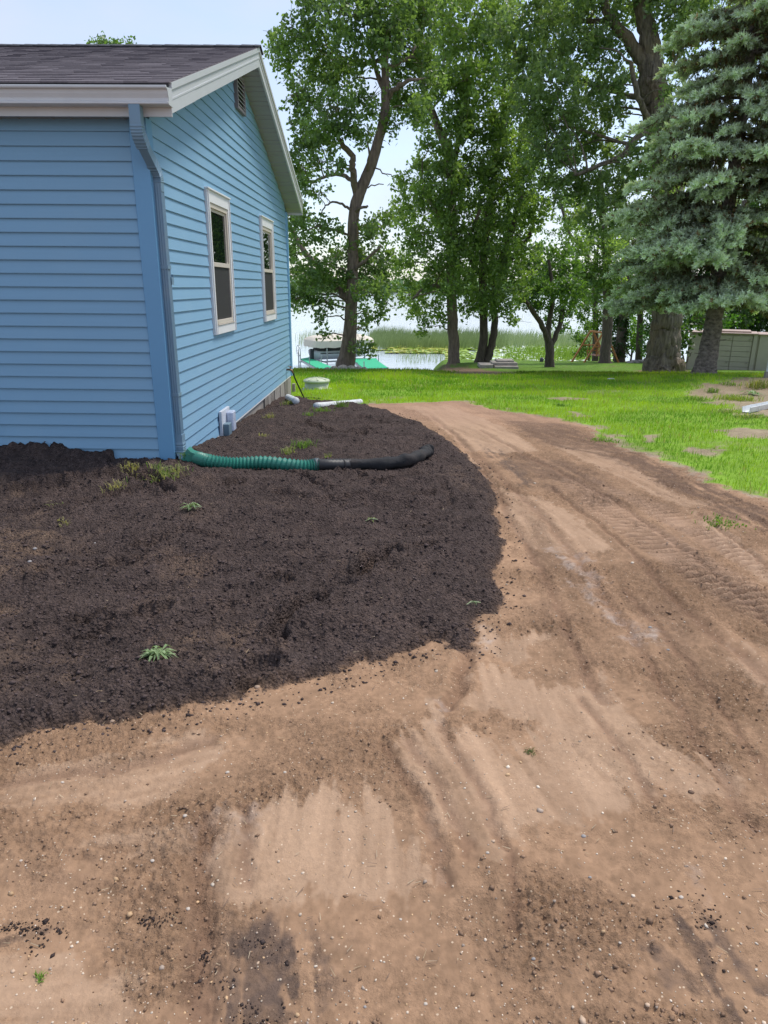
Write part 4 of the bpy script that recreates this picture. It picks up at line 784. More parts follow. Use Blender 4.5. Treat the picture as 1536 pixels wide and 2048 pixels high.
def plank_mesh(name, a0, a1, b0, b1, zb, zt, axis, seg=.45, dent=None):  # a: extent at bottom, b: extent at top
    pr_ = .021 if axis == 'x' else .0135
    prof = [(-.002, zb), (pr_, zb), (pr_+.0012, zb+.005), (pr_, zb+.011), (.003, zt+.004), (-.002, zt+.004)]
    n = max(1, int((a1-a0)/seg)); V = []; F = []; m = len(prof)
    for i in range(n+1):
        u = i/n; dx = rs.uniform(-.0006, .0010)
        for (o, z) in prof:
            k = (z-zb)/(zt-zb); p = (a0+(a1-a0)*u)*(1-k)+(b0+(b1-b0)*u)*k; oo = o+(dx*(seg > .1) if o > .01 else 0)-((dent[1]*math.exp(-((p-dent[0])/dent[2])**2)) if (dent and o > .01) else 0)
            V.append((p, -oo, z) if axis == 'x' else (oo, p, z))
    for i in range(n):
        for k in range(m): F.append((i*m+k, i*m+(k+1) % m, (i+1)*m+(k+1) % m, (i+1)*m+k))
    F += [tuple(range(m)), tuple(range(n*m, (n+1)*m))[::-1]]
    return MB().add(V, F).mesh(name)
k = 0
while True:
    zb = Z0+CR*k; zt = zb+CR
    if zb > 2.66: break
    zt2 = min(zt, 2.70)
    dn_t = {7: (-1.46, .012, .045), 6: (-1.45, -.004, .05), 3: (-1.44, .007, .03), 2: (-1.44, .006, .03)}.get(k)
    me = plank_mesh('siding_plank', -LEN, -.105, -LEN, -.105, zb, zt2, 'x', .03 if dn_t else .45, dn_t)
    link('siding_plank', me, M['siding'], hw1)
    k += 1
k = 0
while True:
    zb = Z0+CR*k; zt = zb+CR
    if zb > PK-.04: break
    def ext(z):
        if z <= zs_(0): return (.105, T1-.10)
        d = (PK-z)/SL; return (max(.105, TP-d+.002), min(T1-.10, TP+d-.002))
    b_ = ext(zb); t_ = ext(zt) if zt < PK-.002 else (TP-.001, TP+.001)
    spans = [(b_[0], b_[1], t_[0], t_[1])]
    if zb >= ZW0-.002 and zt <= ZW1+.06:
        spans = [(b_[0], wins[0][0]+.03, t_[0], wins[0][0]+.03), (wins[0][1]-.03, wins[1][0]+.03, wins[0][1]-.03, wins[1][0]+.03), (wins[1][1]-.03, b_[1], wins[1][1]-.03, t_[1])]
    for sp in spans: link('siding_plank', plank_mesh('siding_plank', sp[0], sp[1], sp[2], sp[3], zb, min(zt, PK-.001), 'y'), M['siding'], hw2)
    k += 1
# corner trims
def corner_trim(x0, y0, sx, sy):
    w = .112; o = .030
    m_ = MB()
    P = [(0, 0), (-w, 0), (-w, -.008), (-w+.012, -o), (o*.98, -o), (o, -o*.98), (o, w-.012), (.008, w), (0, w)]
    P = [(x0+p[0]*sx, y0+p[1]*sy) for p in P]
    m_.prism([(p[0], p[1], Z0-.012) for p in P], [(p[0], p[1], 2.69) for p in P]); return m_
corner_trim(0, 0, 1, 1).build('corner_trim', M['trimblue'], house, bevel=.0015)
corner_trim(0, T1, 1, -1).build('corner_trim', M['trimblue'], house, bevel=.0015)
# foundation
MB().box(-LEN, -.03, .03, T1-.03, -1.2, Z0).build('foundation', M['found'], house)
fw = MB().box(-.028, -.012, .1, T1-.02, -1.1, Z0-.004).build('foundation_wall', M['found'], house)
for t_, w_, mt in ((4.35, .24, 'board'), (4.62, .22, 'found'), (4.88, .3, 'board'), (5.25, .5, 'found'), (5.8, .42, 'found'), (6.27, .34, 'board'), (6.66, .36, 'found')):
    MB().box(-.012, .006+rs.uniform(0, .008), t_, t_+w_, -1.0, Z0-.006).build('foundation_board', M[mt], fw)
MB().box(-.002, .014, .115, T1-.1, Z0-.018, Z0-.001).build('starter_strip', M['casing'], house)
# plain back and left walls
MB().box(-LEN, -.03, T1, T1+.02, Z0, 2.7).build('back_wall', M['siding'], house)
MB().prism([(-LEN-.02, .0, Z0), (-LEN-.02, T1, Z0), (-LEN-.02, T1, zs_(T1)), (-LEN-.02, TP, PK), (-LEN-.02, 0, zs_(0))], [(-LEN, .0, Z0), (-LEN, T1, Z0), (-LEN, T1, zs_(T1)), (-LEN, TP, PK), (-LEN, 0, zs_(0))]).build('far_gable_wall', M['siding'], house)
# windows
for wi, (a, b) in enumerate(wins):
    w = empty('window', (0, 0, 0)); w.parent = house
    c = MB(); o1 = .036
    c.box(.0, o1, a, a+.10, ZW0, ZW1).box(.0, o1, b-.08, b, ZW0, ZW1).box(.0, o1, a+.10, b-.08, ZW1-.125, ZW1).box(.0, o1+.004, a+.10, b-.08, ZW0, ZW0+.10)
    c.box(.0, o1+.018, a-.006, b+.006, ZW1-.012, ZW1+.004).box(0, o1+.012, a+.02, a+.032, ZW0, ZW1-.02).box(0, o1+.012, b-.032, b-.02, ZW0, ZW1-.02)
    c.build('casing', M['casing'], w, bevel=.002)
    s_ = MB(); ia, ib, iz0, iz1 = a+.10, b-.08, ZW0+.10, ZW1-.125; zm = ZW0+.705
    s_.box(-.02, .026, ia, ia+.045, iz0, iz1).box(-.02, .026, ib-.045, ib, iz0, iz1).box(-.02, .026, ia+.045, ib-.045, iz1-.045, iz1).box(-.02, .032, ia+.045, ib-.045, iz0, iz0+.045)
    s_.box(-.05, .050, ia, ib, iz0-.006, iz0)
    s_.build('window_frame', M['sash'], w, bevel=.0015)
    MB().box(-.02, .028, ia+.045, ib-.045, zm-.022, zm+.022).build('meeting_rail', M['sash'], w, bevel=.0015)
    u_ = MB(); u_.box(-.02, .012, ia+.045, ia+.075, zm+.022, iz1-.045).box(-.02, .008, ib-.075, ib-.045, zm+.022, iz1-.045).box(-.02, .008, ia+.075, ib-.075, iz1-.075, iz1-.045); u_.build('sash', M['sash'], w)
    MB().box(-.016, .004, ia+.06, ib-.06, zm+.022, iz1-.06).build('window_pane', M['glass'], w)
    MB().box(-.004, .014, ia+.045, ib-.045, iz0+.045, zm-.022).build('insect_screen', M['screen'], w)
# gable vent
v = empty('gable_vent', (0, 0, 0)); v.parent = house
va, vb, vz0, vz1 = 3.30, 3.76, 3.47, 3.86
MB().box(.0, .05, va, va+.045, vz0, vz1).box(0, .05, vb-.045, vb, vz0, vz1).box(0, .05, va+.045, vb-.045, vz0, vz0+.035).box(0, .05, va+.045, vb-.045, vz1-.035, vz1).build('vent_frame', M['vent'], v)
MB().box(.018, .021, va+.045, vb-.045, vz0+.035, vz1-.035).build('vent_backing', M['black'], v)
for i in range(7):
    z = vz0+.055+i*.046; MB().add([(.022, va+.045, z+.022), (.022, vb-.045, z+.022), (.046, vb-.045, z), (.046, va+.045, z), (.022, va+.045, z+.028), (.022, vb-.045, z+.028), (.048, vb-.045, z+.005), (.048, va+.045, z+.005)],
        [(0, 1, 2, 3), (4, 7, 6, 5), (0, 4, 5, 1), (1, 5, 6, 2), (2, 6, 7, 3), (3, 7, 4, 0)]).build('vent_slat', M['fascia'], v)
# eaves, gutter
EO, RO = .17, .27
MB().box(-LEN-RO, RO, -EO, -EO+.018, 2.665, 2.86).build('eave_fascia', M['gutter'], house)
MB().box(-LEN-RO, RO, T1+EO-.018, T1+EO, 2.665, 2.86).build('eave_fascia', M['gutter'], house)
xx = -LEN
while xx < -.05:
    MB().box(xx+.002, xx+.398, -EO+.018, .0, 2.682, 2.69).box(xx+.12, xx+.135, -EO+.018, 0, 2.677, 2.683).box(xx+.26, xx+.275, -EO+.018, 0, 2.677, 2.683).build('soffit_panel', M['soffit'], house); xx += .4
prof = [(0, 2.722), (.094, 2.722), (.104, 2.727), (.104, 2.739), (.090, 2.746), (.091, 2.764), (.102, 2.790), (.106, 2.808), (.108, 2.814), (.124, 2.817), (.130, 2.824), (.130, 2.836), (.118, 2.840), (.108, 2.825), (0, 2.825)]
gt = MB().prism([(-LEN-RO, -EO-p[0], p[1]) for p in prof], [(RO+.01, -EO-p[0], p[1]) for p in prof]).build('gutter', M['gutter'], house)
MB().prism([(RO+.0105, -EO-p[0], p[1]) for p in prof[:11]+[(0, 2.845)]], [(RO+.014, -EO-p[0]*1.03, p[1]) for p in prof[:11]+[(0, 2.845)]]).build('end_cap', M['fascia'], gt)
xx = -LEN
while xx < .2:
    MB().box(xx, xx+.012, -EO-.118, -EO, 2.8255, 2.832).build('gutter_bracket', M['gutter'], gt); xx += .8
# rake boards and rake soffit
for sgn in (-1, 1):
    def tp(d): return TP+sgn*d
    dm = TP+EO-.004 if sgn < 0 else T1-TP+EO-.004
    def rake(x0, x1, zo0, zo1, nm, mt, d0=0, d1=None):
        d1 = d1 or dm; Q = [(tp(d0), PK-SL*d0+zo0), (tp(d1), PK-SL*d1+zo0), (tp(d1), PK-SL*d1+zo1), (tp(d0), PK-SL*d0+zo1)]
        return MB().prism([(x0, q[0], q[1]) for q in Q], [(x1, q[0], q[1]) for q in Q]).build(nm, M[mt], house)
    rake(RO-.022, RO, 0, .152, 'rake_fascia', 'fascia', .0, dm*.82 if sgn < 0 else dm)
    if sgn < 0: rake(RO-.021, RO+.0025, -.001, .153, 'rake_fascia', 'fascia', dm*.815, dm)
    rake(RO-.024, RO+.006, .085, .098, 'rake_fascia_bead', 'fascia')
    rake(RO-.030, RO+.014, .153, .198, 'rake_drip_edge', 'fascia')
    n = 13
    for i in range(n):
        d0 = dm*i/n; d1 = dm*(i+1)/n-.004
        def sq(d0, d1, zo0, zo1):
            Q = [(tp(d0), PK-SL*d0+zo0), (tp(d1), PK-SL*d1+zo0), (tp(d1), PK-SL*d1+zo1), (tp(d0), PK-SL*d0+zo1)]; return [(0.001, q[0], q[1]) for q in Q], [(RO-.0225, q[0], q[1]) for q in Q]
        m_ = MB().prism(*sq(d0, d1, .012, .024)); m_.prism(*sq(d0+.09, d0+.10, .006, .0125)); m_.prism(*sq(d0+.18, d0+.19, .006, .0125)); m_.build('rake_soffit_panel', M['soffit'], house)
# roof deck and shingle courses
rf = empty('roof', (0, 0, 0)); rf.parent = house
deck = MB(); ZD = .195
for sgn in (-1, 1):
    dm = (TP if sgn < 0 else T1-TP)+EO+.02
    Q = [(TP, PK+ZD-.05), (TP+sgn*dm, PK-SL*dm+ZD-.05), (TP+sgn*dm, PK-SL*dm+ZD), (TP, PK+ZD)]
    deck.prism([(-LEN-RO, q[0], q[1]) for q in Q], [(RO-.005, q[0], q[1]) for q in Q])
deck.build('roof_deck', M['ridge'], rf)
sl_a = math.atan(SL); NC = 31; LS = (TP+EO+.03)/math.cos(sl_a); e_ = LS/NC
rsx = random.Random(8); courses = []
for vnt in range(4):
    V = []; F = []; xs_ = [-LEN-RO-.01]; 
    while xs_[-1] < RO+.01: xs_.append(xs_[-1]+rsx.choice([.11, .14, .17, .2, .23]))
    xs_[-1] = RO+.012; m_ = MB()
    for i in range(len(xs_)-1):
        j = rsx.uniform(-.0015, .0015); th = rsx.uniform(.010, .013); lift = rsx.uniform(0, .0025)
        x0_, x1_ = xs_[i]+.0012, xs_[i+1]-.0012
        m_.add([(x0_, -j, lift), (x1_, -j, lift), (x1_, e_+.02, 0), (x0_, e_+.02, 0), (x0_, -j, lift+th), (x1_, -j, lift+th), (x1_, e_+.02, .003), (x0_, e_+.02, .003)],
               [(0, 3, 2, 1), (4, 5, 6, 7), (0, 1, 5, 4), (1, 2, 6, 5), (3, 0, 4, 7)])
    courses.append(m_.mesh('shingle_course'))
for me in courses: me.materials.append(M['shingle'])
for sgn in (1, -1):
    for i in range(NC):
        o = bpy.data.objects.new('shingle_course', courses[(i*3+(i//4)) % 4]); COL.objects.link(o); o.parent = rf
        d = (LS-i*e_); yy = TP-sgn*d*math.cos(sl_a); zz = PK+ZD+.001-d*math.sin(sl_a)
        if sgn > 0: o.location = (0, yy, zz); o.rotation_euler = (sl_a+.018, 0, 0)
        else: o.location = (-LEN, yy, zz); o.rotation_euler = (sl_a+.018, 0, math.pi)
xr = -LEN-RO
while xr < RO:
    x1_ = min(xr+.155, RO+.012); h_ = rsx.uniform(0, .003)
    for sgn in (-1,):
        Q = lambda zo: [(TP-.15, PK+ZD+zo-.15*SL+.010), (TP, PK+ZD+zo+.014), (TP+.15, PK+ZD+zo-.15*SL+.010)]
        lo = Q(.004); hi = Q(.014+h_); P_ = lo+hi[::-1]
        MB().prism([(xr, p[0], p[1]+.004) for p in P_], [(x1_+.02, p[0], p[1]) for p in P_]).build('ridge_cap', M['ridge'], rf)
    xr += .15
# downspout
dsp = empty('downspout', (0, 0, 0)); dsp.parent = house
def cor(P, n=6): return bez(P, n)
P = cor([(.032, -.235, 2.725), (.032, -.235, 2.60), (.034, -.218, 2.535), (.040, -.16, 2.47)], 8)
w_ = [(.080+(.006 if (i % 2 and i > 8) else 0)) for i in range(len(P))]
MB().rtube(P, w_, [.072+(.006 if (i % 2 and i > 8) else 0) for i in range(len(P))], (1, 0, 0)).build('upper_elbow', M['down'], dsp)
P = cor([(.040, -.17, 2.482), (.050, -.035, 2.385), (.054, .045, 2.32), (.0555, .062, 2.27), (.0555, .062, 2.19)], 8)
w2_ = [(.064+(.008 if (i % 2 and 8 < i < 27) else 0)) for i in range(len(P))]
MB().rtube(P, w2_, [.074+(.008 if (i % 2 and 8 < i < 27) else 0) for i in range(len(P))], (1, 0, 0)).build('lower_elbow', M['down'], dsp)
pp = []                                          # fluted outline of the straight pipe
for i in range(17): u = i/16; pp.append((.0855-(.004 if i % 4 in (1, 2) else 0), .024+u*.078))
outl = [(.027, .024)]+[(.027+.0585*i/12, .022+(.004 if i % 4 in (1, 2) else 0)) for i in range(1, 12)]+pp+[(.027, .102)]
MB().prism([(p[0], p[1], .255) for p in outl], [(p[0], p[1], 2.24) for p in outl]).build('pipe', M['down'], dsp)
P = cor([(.056, .063, .27), (.056, .06, .17), (.062, .052, .12), (.105, .02, .045)], 6)
MB().rtube(P, [.072+(.009 if i % 2 and i > 3 else 0) for i in range(len(P))], [.084+(.009 if i % 2 and i > 3 else 0) for i in range(len(P))], (1, 0, 0)).build('bottom_elbow', M['down'], dsp)
for z in (1.62, .60):
    st = MB().box(.024, .092, .018, .023, z, z+.028).box(.0885, .092, .023, .106, z, z+.028).box(.024, .0885, .103, .106, z, z+.028); st.build('strap', M['down'], dsp)
MB().box(.088, .094, .085, .135, 1.50, 1.56).box(.03, .094, .13, .136, 1.52, 1.58).build('strap', M['down'], dsp)
# outlet box on the gable wall
ob = empty('outlet_box', (0, 0, 0)); ob.parent = house
MB().box(.018, .05, 1.60, 1.98, -.07, .20).build('mounting_plate', M['plate'], ob, bevel=.004)
MB().box(.05, .115, 1.63, 1.76, -.10, .06).build('box_body', M['outbox'], ob, bevel=.006)
MB().box(.05, .125, 1.80, 1.95, -.06, .165).build('weather_cover', M['clear'], ob, bevel=.014)
MB().box(.055, .075, 1.635, 1.655, -.13, -.08).box(.055, .075, 1.685, 1.70, -.13, -.08).build('conduit', M['plate'], ob)
# spigot
sp = empty('spigot', (0, 0, 0)); sp.parent = house
MB().tube([(.0, 6.52, .10), (.06, 6.52, .10), (.10, 6.52, .09), (.125, 6.52, .045)], [.018, .018, .02, .018], 10).build('spout', M['brass'], sp, True)
MB().tube([(.075, 6.52, .10), (.075, 6.52, .145)], .009, 8).lathe((.075, 6.52, .145), [(.006, 0), (.034, .003), (.034, .01), (.006, .012)], 10).build('valve_handle', M['brass'], sp)
MB().box(.02, .07, T1-.06, T1+.03, -.36, -.22).build('cable_box', M['hinge'], house)

# ------------------------------------------------------------------ things on the ground near the house
def wz(x, y, z=0): v = h2w(x, y, z); return v
# drain extension: green adapter and flexible pipe, black pipe, sock
dr_ = empty('drain_pipe', tuple(wz(.15, .1)), label='flexible green drain pipe ending in black pipe and fabric sock on the soil', cat='drain pipe')
off = Vector(dr_.location)
pts = [(390, 914, .05), (420, 924, .055), (470, 928, .057), (530, 933, .058), (600, 933, .058), (637, 930, .056)]
def onground(px, py, r):
    x0, y0 = gp(px, py); d = np.array(ray(px, py)); d = d/d[1]; y0 = y0*.96
    for _ in range(8):
        z = zg(d[0]*y0, y0)+r; y0 = .5*y0+.5*(z-CAM_H)/d[2]
    return Vector((d[0]*y0, y0, zg(d[0]*y0, y0)+r))
smz = []
GP = [onground(p[0], p[1], p[2]) for p in pts]
a0_ = wz(.125, .0, .075)
path = bez([a0_+Vector((.10, -.03, .0))]+GP[1:], 15)
rad = [.052+.0085*(1 if (i % 2) else -.7) for i in range(len(path))]
def smooth_path(P, it=12):
    P = [p.copy() for p in P]
    for _ in range(it): P = [P[0]]+[(P[i-1]+P[i]*2+P[i+1])/4 for i in range(1, len(P)-1)]+[P[-1]]
    return P
path = smooth_path(path)
MB(off).tube(path, rad, 20).build('green_corrugated_pipe', M['green'], dr_, False)
ad = bez([a0_+Vector((-.015, .02, .035)), a0_+Vector((.035, 0, .01)), path[1]+Vector((.03, 0, 0))], 6)
MB(off).rtube(ad, [.095, .097, .1, .1, .1, .1, .099, .098, .096, .094, .092, .09, .09], [.12, .122, .125, .125, .122, .118, .113, .108, .104, .10, .098, .098, .098], (0, 1, 0)).build('green_adapter', M['green'], dr_, bevel=.012)
e0 = path[-1]; b_pts = [(700, 930, .05), (780, 926, .048), (828, 916, .045), (850, 905, .05)]
BP = [onground(*p) for p in b_pts]
bpath = smooth_path(bez([e0-Vector((.04, 0, 0)), e0+Vector((.10, 0, -.003)), BP[0]], 13), 4)
MB(off).tube(bpath, [.050+.006*(1 if i % 2 else -.5) for i in range(len(bpath))], 18).build('black_corrugated_pipe', M['blackpl'], dr_, True)
MB(off).tube([bpath[1], bpath[5]], .0575, 18).build('coupling', mat('grey_coupling', (.10, .105, .12), .5, noise=(8, .1)), dr_, True)
spath = smooth_path(bez([bpath[-8], BP[0], BP[1], BP[2], BP[3], BP[3]+Vector((.04, .10, .0))], 16), 4)
def sfl(i, k, a): return 1+.30*(vn(np.array([a*1.2]), np.array([i*.22]), 3)[0]-.5)+(.35*(vn(np.array([a*.9]), np.array([i*.9]), 8)[0]-.5) if i > len(spath)*.74 else 0)
nS = len(spath); MB(off).tube(spath, [.052+.004*math.sin(i*.5)+(.005 if i > nS*.8 else 0)-(.03 if i >= nS-2 else 0) for i in range(nS)], 20, fl=sfl).build('fabric_sock', M['sock'], dr_, True)

# white pipes
def laid_pipe(p0, p1, r, name, label, cat, matn, dents=True):
    a = onground(p0[0], p0[1], r*.8); b = onground(p1[0], p1[1], r*.8); root_off = a.copy(); P = [a.lerp(b, i/14) for i in range(15)]
    root = empty(name, tuple(a-Vector((0, 0, r*.8))), label=label, cat=cat); o = Vector(root.location)
    MB(o).tube(P, [r*(1+.03*math.sin(i*1.7)) for i in range(15)], 16).build('pipe', M[matn], root, True)
    d = (b-a).normalized(); MB(o).tube([b-d*.10, b+d*.012], r*1.08, 16).build('pipe_collar', M[matn], root, True); return root
laid_pipe((632, 812), (720, 804), .047, 'white_pipe', 'white plastic pipe lying between the dark soil and the lawn', 'pipe', 'pvc')
laid_pipe((576, 797), (592, 806), .047, 'white_pipe', 'short white pipe end beside the far corner of the house', 'pipe', 'pvc')
# hose hanging from the spigot
hp = [h2w(.125, 6.52, .04), h2w(.15, 6.54, -.05), h2w(.22, 6.62, -.25), h2w(.30, 6.7, -.45), h2w(.34, 6.74, -.56)]
hp[-1].z = zg(hp[-1].x, hp[-1].y)+.012; hp.append(hp[-1]+Vector((.25, -.05, 0))); hp[-1].z = zg(hp[-1].x, hp[-1].y)+.01
MB(hp[-1]).tube(bez(hp, 5), .013, 8).build('garden_hose', M['rubber'], None, True, label='black hose hanging from the spigot at the far house corner', cat='hose').location = hp[-1]
# septic riser
q = at(633, 752, 14.6); rz_ = zg(q.x, q.y)
rr_ = empty('septic_riser', (q.x, q.y, rz_), label='round pale green septic tank lid standing in the grass', cat='tank lid')
MB().lathe((0, 0, -.05), [(.33, 0), (.33, .06), (.25, .07), (.245, .20)], 28).build('riser_ring', M['riser'], rr_, True)
ld = MB().lathe((0, 0, .152), [(.268, 0), (.275, .02), (.262, .045), (.15, .075), (.03, .088), (.0, .09)], 32).build('lid', M['riser'], rr_, True)
for i in range(8):
    a = i*math.pi/4+.2; MB().bar((math.cos(a)*.05, math.sin(a)*.05, .243), (math.cos(a)*.25, math.sin(a)*.25, .206), .022, .016).build('rib', M['riser'], ld)

# weeds, tufts, dug up plants
def tuft(px, py, wpx, hpx, n, cA, cB, label, seed, lay=.45, name='grass_tuft', cat='grass tuft', blade=.006, group=None):
    x0, y0, z0 = gph(px, py); rng = np.random.default_rng(seed); k = y0/1476
    root_w = wpx*k*.5; h = hpx*k
    m = n; bx = rng.normal(size=m)*root_w*.5; by = rng.normal(size=m)*root_w*.5
    zz = surface(x0+bx, y0+by, False)[0]-z0
    hd = rng.uniform(0, 2*math.pi, m); ln = h*rng.uniform(.5, 1.15, m); le = lay+rng.uniform(0, .6, m)
    V = []; F = []; Cc = []
    for i in range(m):
        d = np.array([math.cos(hd[i]), math.sin(hd[i]), 0]); s_ = np.array([-d[1], d[0], 0])*blade*.5*rng.uniform(.7, 1.5)
        p0 = np.array([bx[i], by[i], zz[i]-.003]); p1 = p0+d*ln[i]*le[i]*.35+np.array([0, 0, ln[i]*.6]); p2 = p0+d*ln[i]*le[i]*1.1+np.array([0, 0, ln[i]*(1.0-.45*le[i])])
        b = len(V); V += [p0-s_, p0+s_, p1+s_*.9, p1-s_*.9, p2]; F += [(b, b+1, b+2, b+3), (b+3, b+2, b+4)]
        c = np.array(cA)+(np.array(cB)-np.array(cA))*rng.random(); Cc += [c]*5
    me = bpy.data.meshes.new(name); me.from_pydata([tuple(v) for v in V], [], F)
    a = me.color_attributes.new('tint', 'FLOAT_COLOR', 'POINT'); a.data.foreach_set('color', np.c_[np.array(Cc), np.ones(len(Cc))].astype(np.float32).ravel())
    o = link(name, me, M['grass'], label=label, cat=cat, group=group); o.location = (x0, y0, z0); return o
GA, GB = (.09, .19, .02), (.20, .30, .06); YA, YB = (.28, .27, .08), (.42, .38, .18)
TG = 'grass tufts poking through the topsoil'
T_ = [(330, 948, 90, 22, 120, GA, YB, 'widest yellowish grass clump on the dark soil below the green pipe adapter'), (262, 955, 40, 20, 45, YA, YB, 'dry straw coloured tuft left of the widest clump'),
      (232, 975, 40, 18, 30, YA, YB, 'pale dead tuft at the lower left of the straw coloured one'), (375, 918, 26, 26, 45, GA, GB, 'fresh green tuft under the green pipe adapter'),
      (190, 905, 30, 14, 24, GA, GB, 'small green tuft against the front wall of the house'), (12, 888, 10, 44, 12, GA, GB, 'tall grass stalks against the siding at the left edge'),
      (118, 1022, 26, 22, 20, GA, YB, 'little green and yellow sprout on the left of the soil bed'), (128, 1047, 26, 10, 16, YA, YB, 'flattened dry tuft just below the green and yellow sprout'),
      (605, 895, 44, 18, 60, GA, GB, 'bright green tuft just behind the green corrugated pipe'), (575, 905, 34, 18, 36, GA, YB, 'thin yellow green tuft touching the back of the green pipe'),
      (538, 838, 26, 14, 26, YA, YB, 'dry tuft on the soil near the house foundation'), (645, 826, 44, 16, 60, GA, GB, 'green weed patch at the far edge of the soil bed'),
      (683, 818, 24, 22, 50, GA, GB, 'tall green weed growing over the white pipe'), (618, 833, 22, 12, 26, GA, GB, 'small weed left of the patch at the far soil edge'),
      (528, 875, 24, 12, 18, YA, YB, 'sparse grey green sprigs in the middle of the far soil'), (60, 900, 40, 10, 24, GA, YB, 'faint sprouts near the left end of the front wall'),
      (655, 915, 20, 12, 16, YA, GB, 'small dry sprig behind the black pipe joint'), (575, 812, 30, 14, 34, GA, YB, 'weeds on the mound beside the foundation'),
      (80, 1960, 30, 24, 14, GA, GB, 'thin grass sprig growing in the pale dirt at the lower left'), (1060, 1505, 26, 12, 26, (.05, .09, .02), (.12, .15, .05), 'small torn clump of grass on the driveway')]
for i, (px, py, w, h, n, a, b, lb) in enumerate(T_): tuft(px, py, w, h, int(n*1.7), a, b, lb, 100+i, group=TG if i < 18 else None, blade=.0045 if py < 1500 else .0025)
def plant(px, py, wpx, label, seed, n=14, cA=(.22, .31, .14), cB=(.34, .40, .22)):
    x0, y0, z0 = gph(px, py); rnd = random.Random(seed); k = y0/1476*wpx*.5; root = empty('uprooted_weed', (x0, y0, z0), label=label, cat='weed')
    ml = MB(); 
    for i in range(n):
        a = rnd.uniform(0, 6.28); L_ = k*rnd.uniform(.45, 1.0); u = Vector((math.cos(a), math.sin(a)*.8, rnd.uniform(0, .25))); s_ = Vector((-u.y, u.x, 0)).normalized()*L_*rnd.uniform(.05, .12); b = Vector((rnd.uniform(-.2, .2)*k, rnd.uniform(-.15, .15)*k, .012+rnd.uniform(0, .02)))
        e = b+u*L_; m1 = b+u*L_*.5+Vector((0, 0, L_*.12)); e.z = max(e.z*.35, .006)
        ml.add([b, m1+s_, e, m1-s_, m1+Vector((0, 0, -.003))], [(0, 1, 4), (1, 2, 4), (2, 3, 4), (3, 0, 4)])
    o = ml.build('leaves', mat('pale_weed_leaf', cA, .5, noise=(20, .25), trans=.25), root)
    MB().tube([(-k*.9, -.01, .012), (-k*.3, .01, .02), (k*.4, 0, .022), (k*.8, .02, .01)], [.002, .004, .004, .002], 5).build('stem', mat('weed_stem', cB, .6), root)
plant(382, 1020, 52, 'pale green uprooted weed lying on the soil left of the middle', 1, 34)
plant(315, 1318, 100, 'larger broad leafed uprooted weed lying near the front edge of the soil', 2, 44)
plant(948, 1212, 40, 'thin green stem lying near the right edge of the soil bed', 3, 3)
plant(745, 1044, 34, 'wispy pale green sprig on the soil below the black pipe', 4, 5, (.25, .30, .10))
plant(1505, 790, 60, 'leafy weed growing beside the white downspout at the right', 5, 26, (.10, .22, .03))

# stones lying loose
STN = [(60, 1124, 11, 'grey'), (70, 1098, 10, 'grey'), (224, 1437, 13, 'tan'), (190, 1087, 7, 'grey'), (42, 1722, 11, 'white'), (370, 1632, 12, 'white'), (305, 1722, 12, 'white'), (376, 1818, 13, 'white'), (125, 1565, 9, 'white'), (455, 1545, 11, 'white'),
       (612, 1908, 12, 'tan'), (1167, 1673, 14, 'grey'), (1180, 1755, 10, 'grey'), (1362, 1795, 14, 'white'), (1240, 1886, 9, 'white'), (1067, 1918, 12, 'grey'), (1382, 1585, 16, 'brown'), (851, 2008, 12, 'white'), (801, 1839, 9, 'white'), (1300, 1255, 9, 'grey'), (1336, 1300, 8, 'grey'),
       (1172, 1886, 8, 'brown'), (975, 1706, 10, 'white'), (730, 2014, 10, 'grey'), (318, 1985, 12, 'brown'), (570, 1545, 9, 'white'), (1210, 1000, 5, 'white'), (515, 1375, 16, 'tan')]
SC = {'grey': (.30, .28, .27), 'tan': (.34, .24, .17), 'white': (.50, .43, .36), 'brown': (.14, .085, .055)}
SM = {k: mat(k+'_stone', c, .8, noise=(40, .25), bump=(60, .3, .004)) for k, c in SC.items()}
def rock_mesh(name, seed, sx, sy, sz, sub=2, rough=.25):
    bm = bmesh.new(); bmesh.ops.create_icosphere(bm, subdivisions=sub, radius=1); rng = random.Random(seed); o = Vector((rng.uniform(0, 50), rng.uniform(0, 50), rng.uniform(0, 50)))
    from mathutils import noise as mn
    for v in bm.verts: k = 1+rough*mn.noise(v.co*1.3+o)+rough*.4*mn.noise(v.co*3+o); v.co = Vector((v.co.x*sx*k, v.co.y*sy*k, max(v.co.z, -.6)*sz*k))
    me = bpy.data.meshes.new(name); bm.to_mesh(me); bm.free(); return me
SL_ = ['larger grey stone on the brownish soil patch at the left', 'grey stone just above the larger one on the left soil patch', 'tan stone at the lower edge of the dark soil near the left', 'tiny grey stone in the dark soil left of the pale weed', 'white stone at the far left of the rough dirt below the soil', 'white pebble beside the upper left corner of the scraped pale patch', 'white stone above the churned dirt left of the scraped patch', 'white stone beside the vertical ridge of dirt on the left', 'pale stone in the smooth dirt strip below the soil, left end', 'pale stone in the smooth dirt strip below the soil, right end', 'tan stone in the dark smear near the bottom centre', 'grey stone above the smooth dirt right of the centre', 'grey stone below the smooth dirt right of the centre', 'white stone just above the dark smear at the lower right', 'small white stone left of the dark smear at the lower right', 'grey stone near the bottom just right of the middle', 'brownish stone half buried near the right end of the smooth dirt', 'white elongated stone at the very bottom right of the middle', 'white pebble below the middle scraped patch', 'grey pebble at the pale powder streak, upper one', 'grey pebble at the pale powder streak, lower one', 'small dark lump standing alone in the lower right dirt', 'whitish stone just right of the middle scraped patch', 'grey stone at the bottom edge near the middle', 'brown stone in the crumbly ridge at the lower left', 'pale pebble on the dirt above the left scraped patch', 'white speck on the cleat marked track', 'broad tan stone sitting on the dark soil front edge']
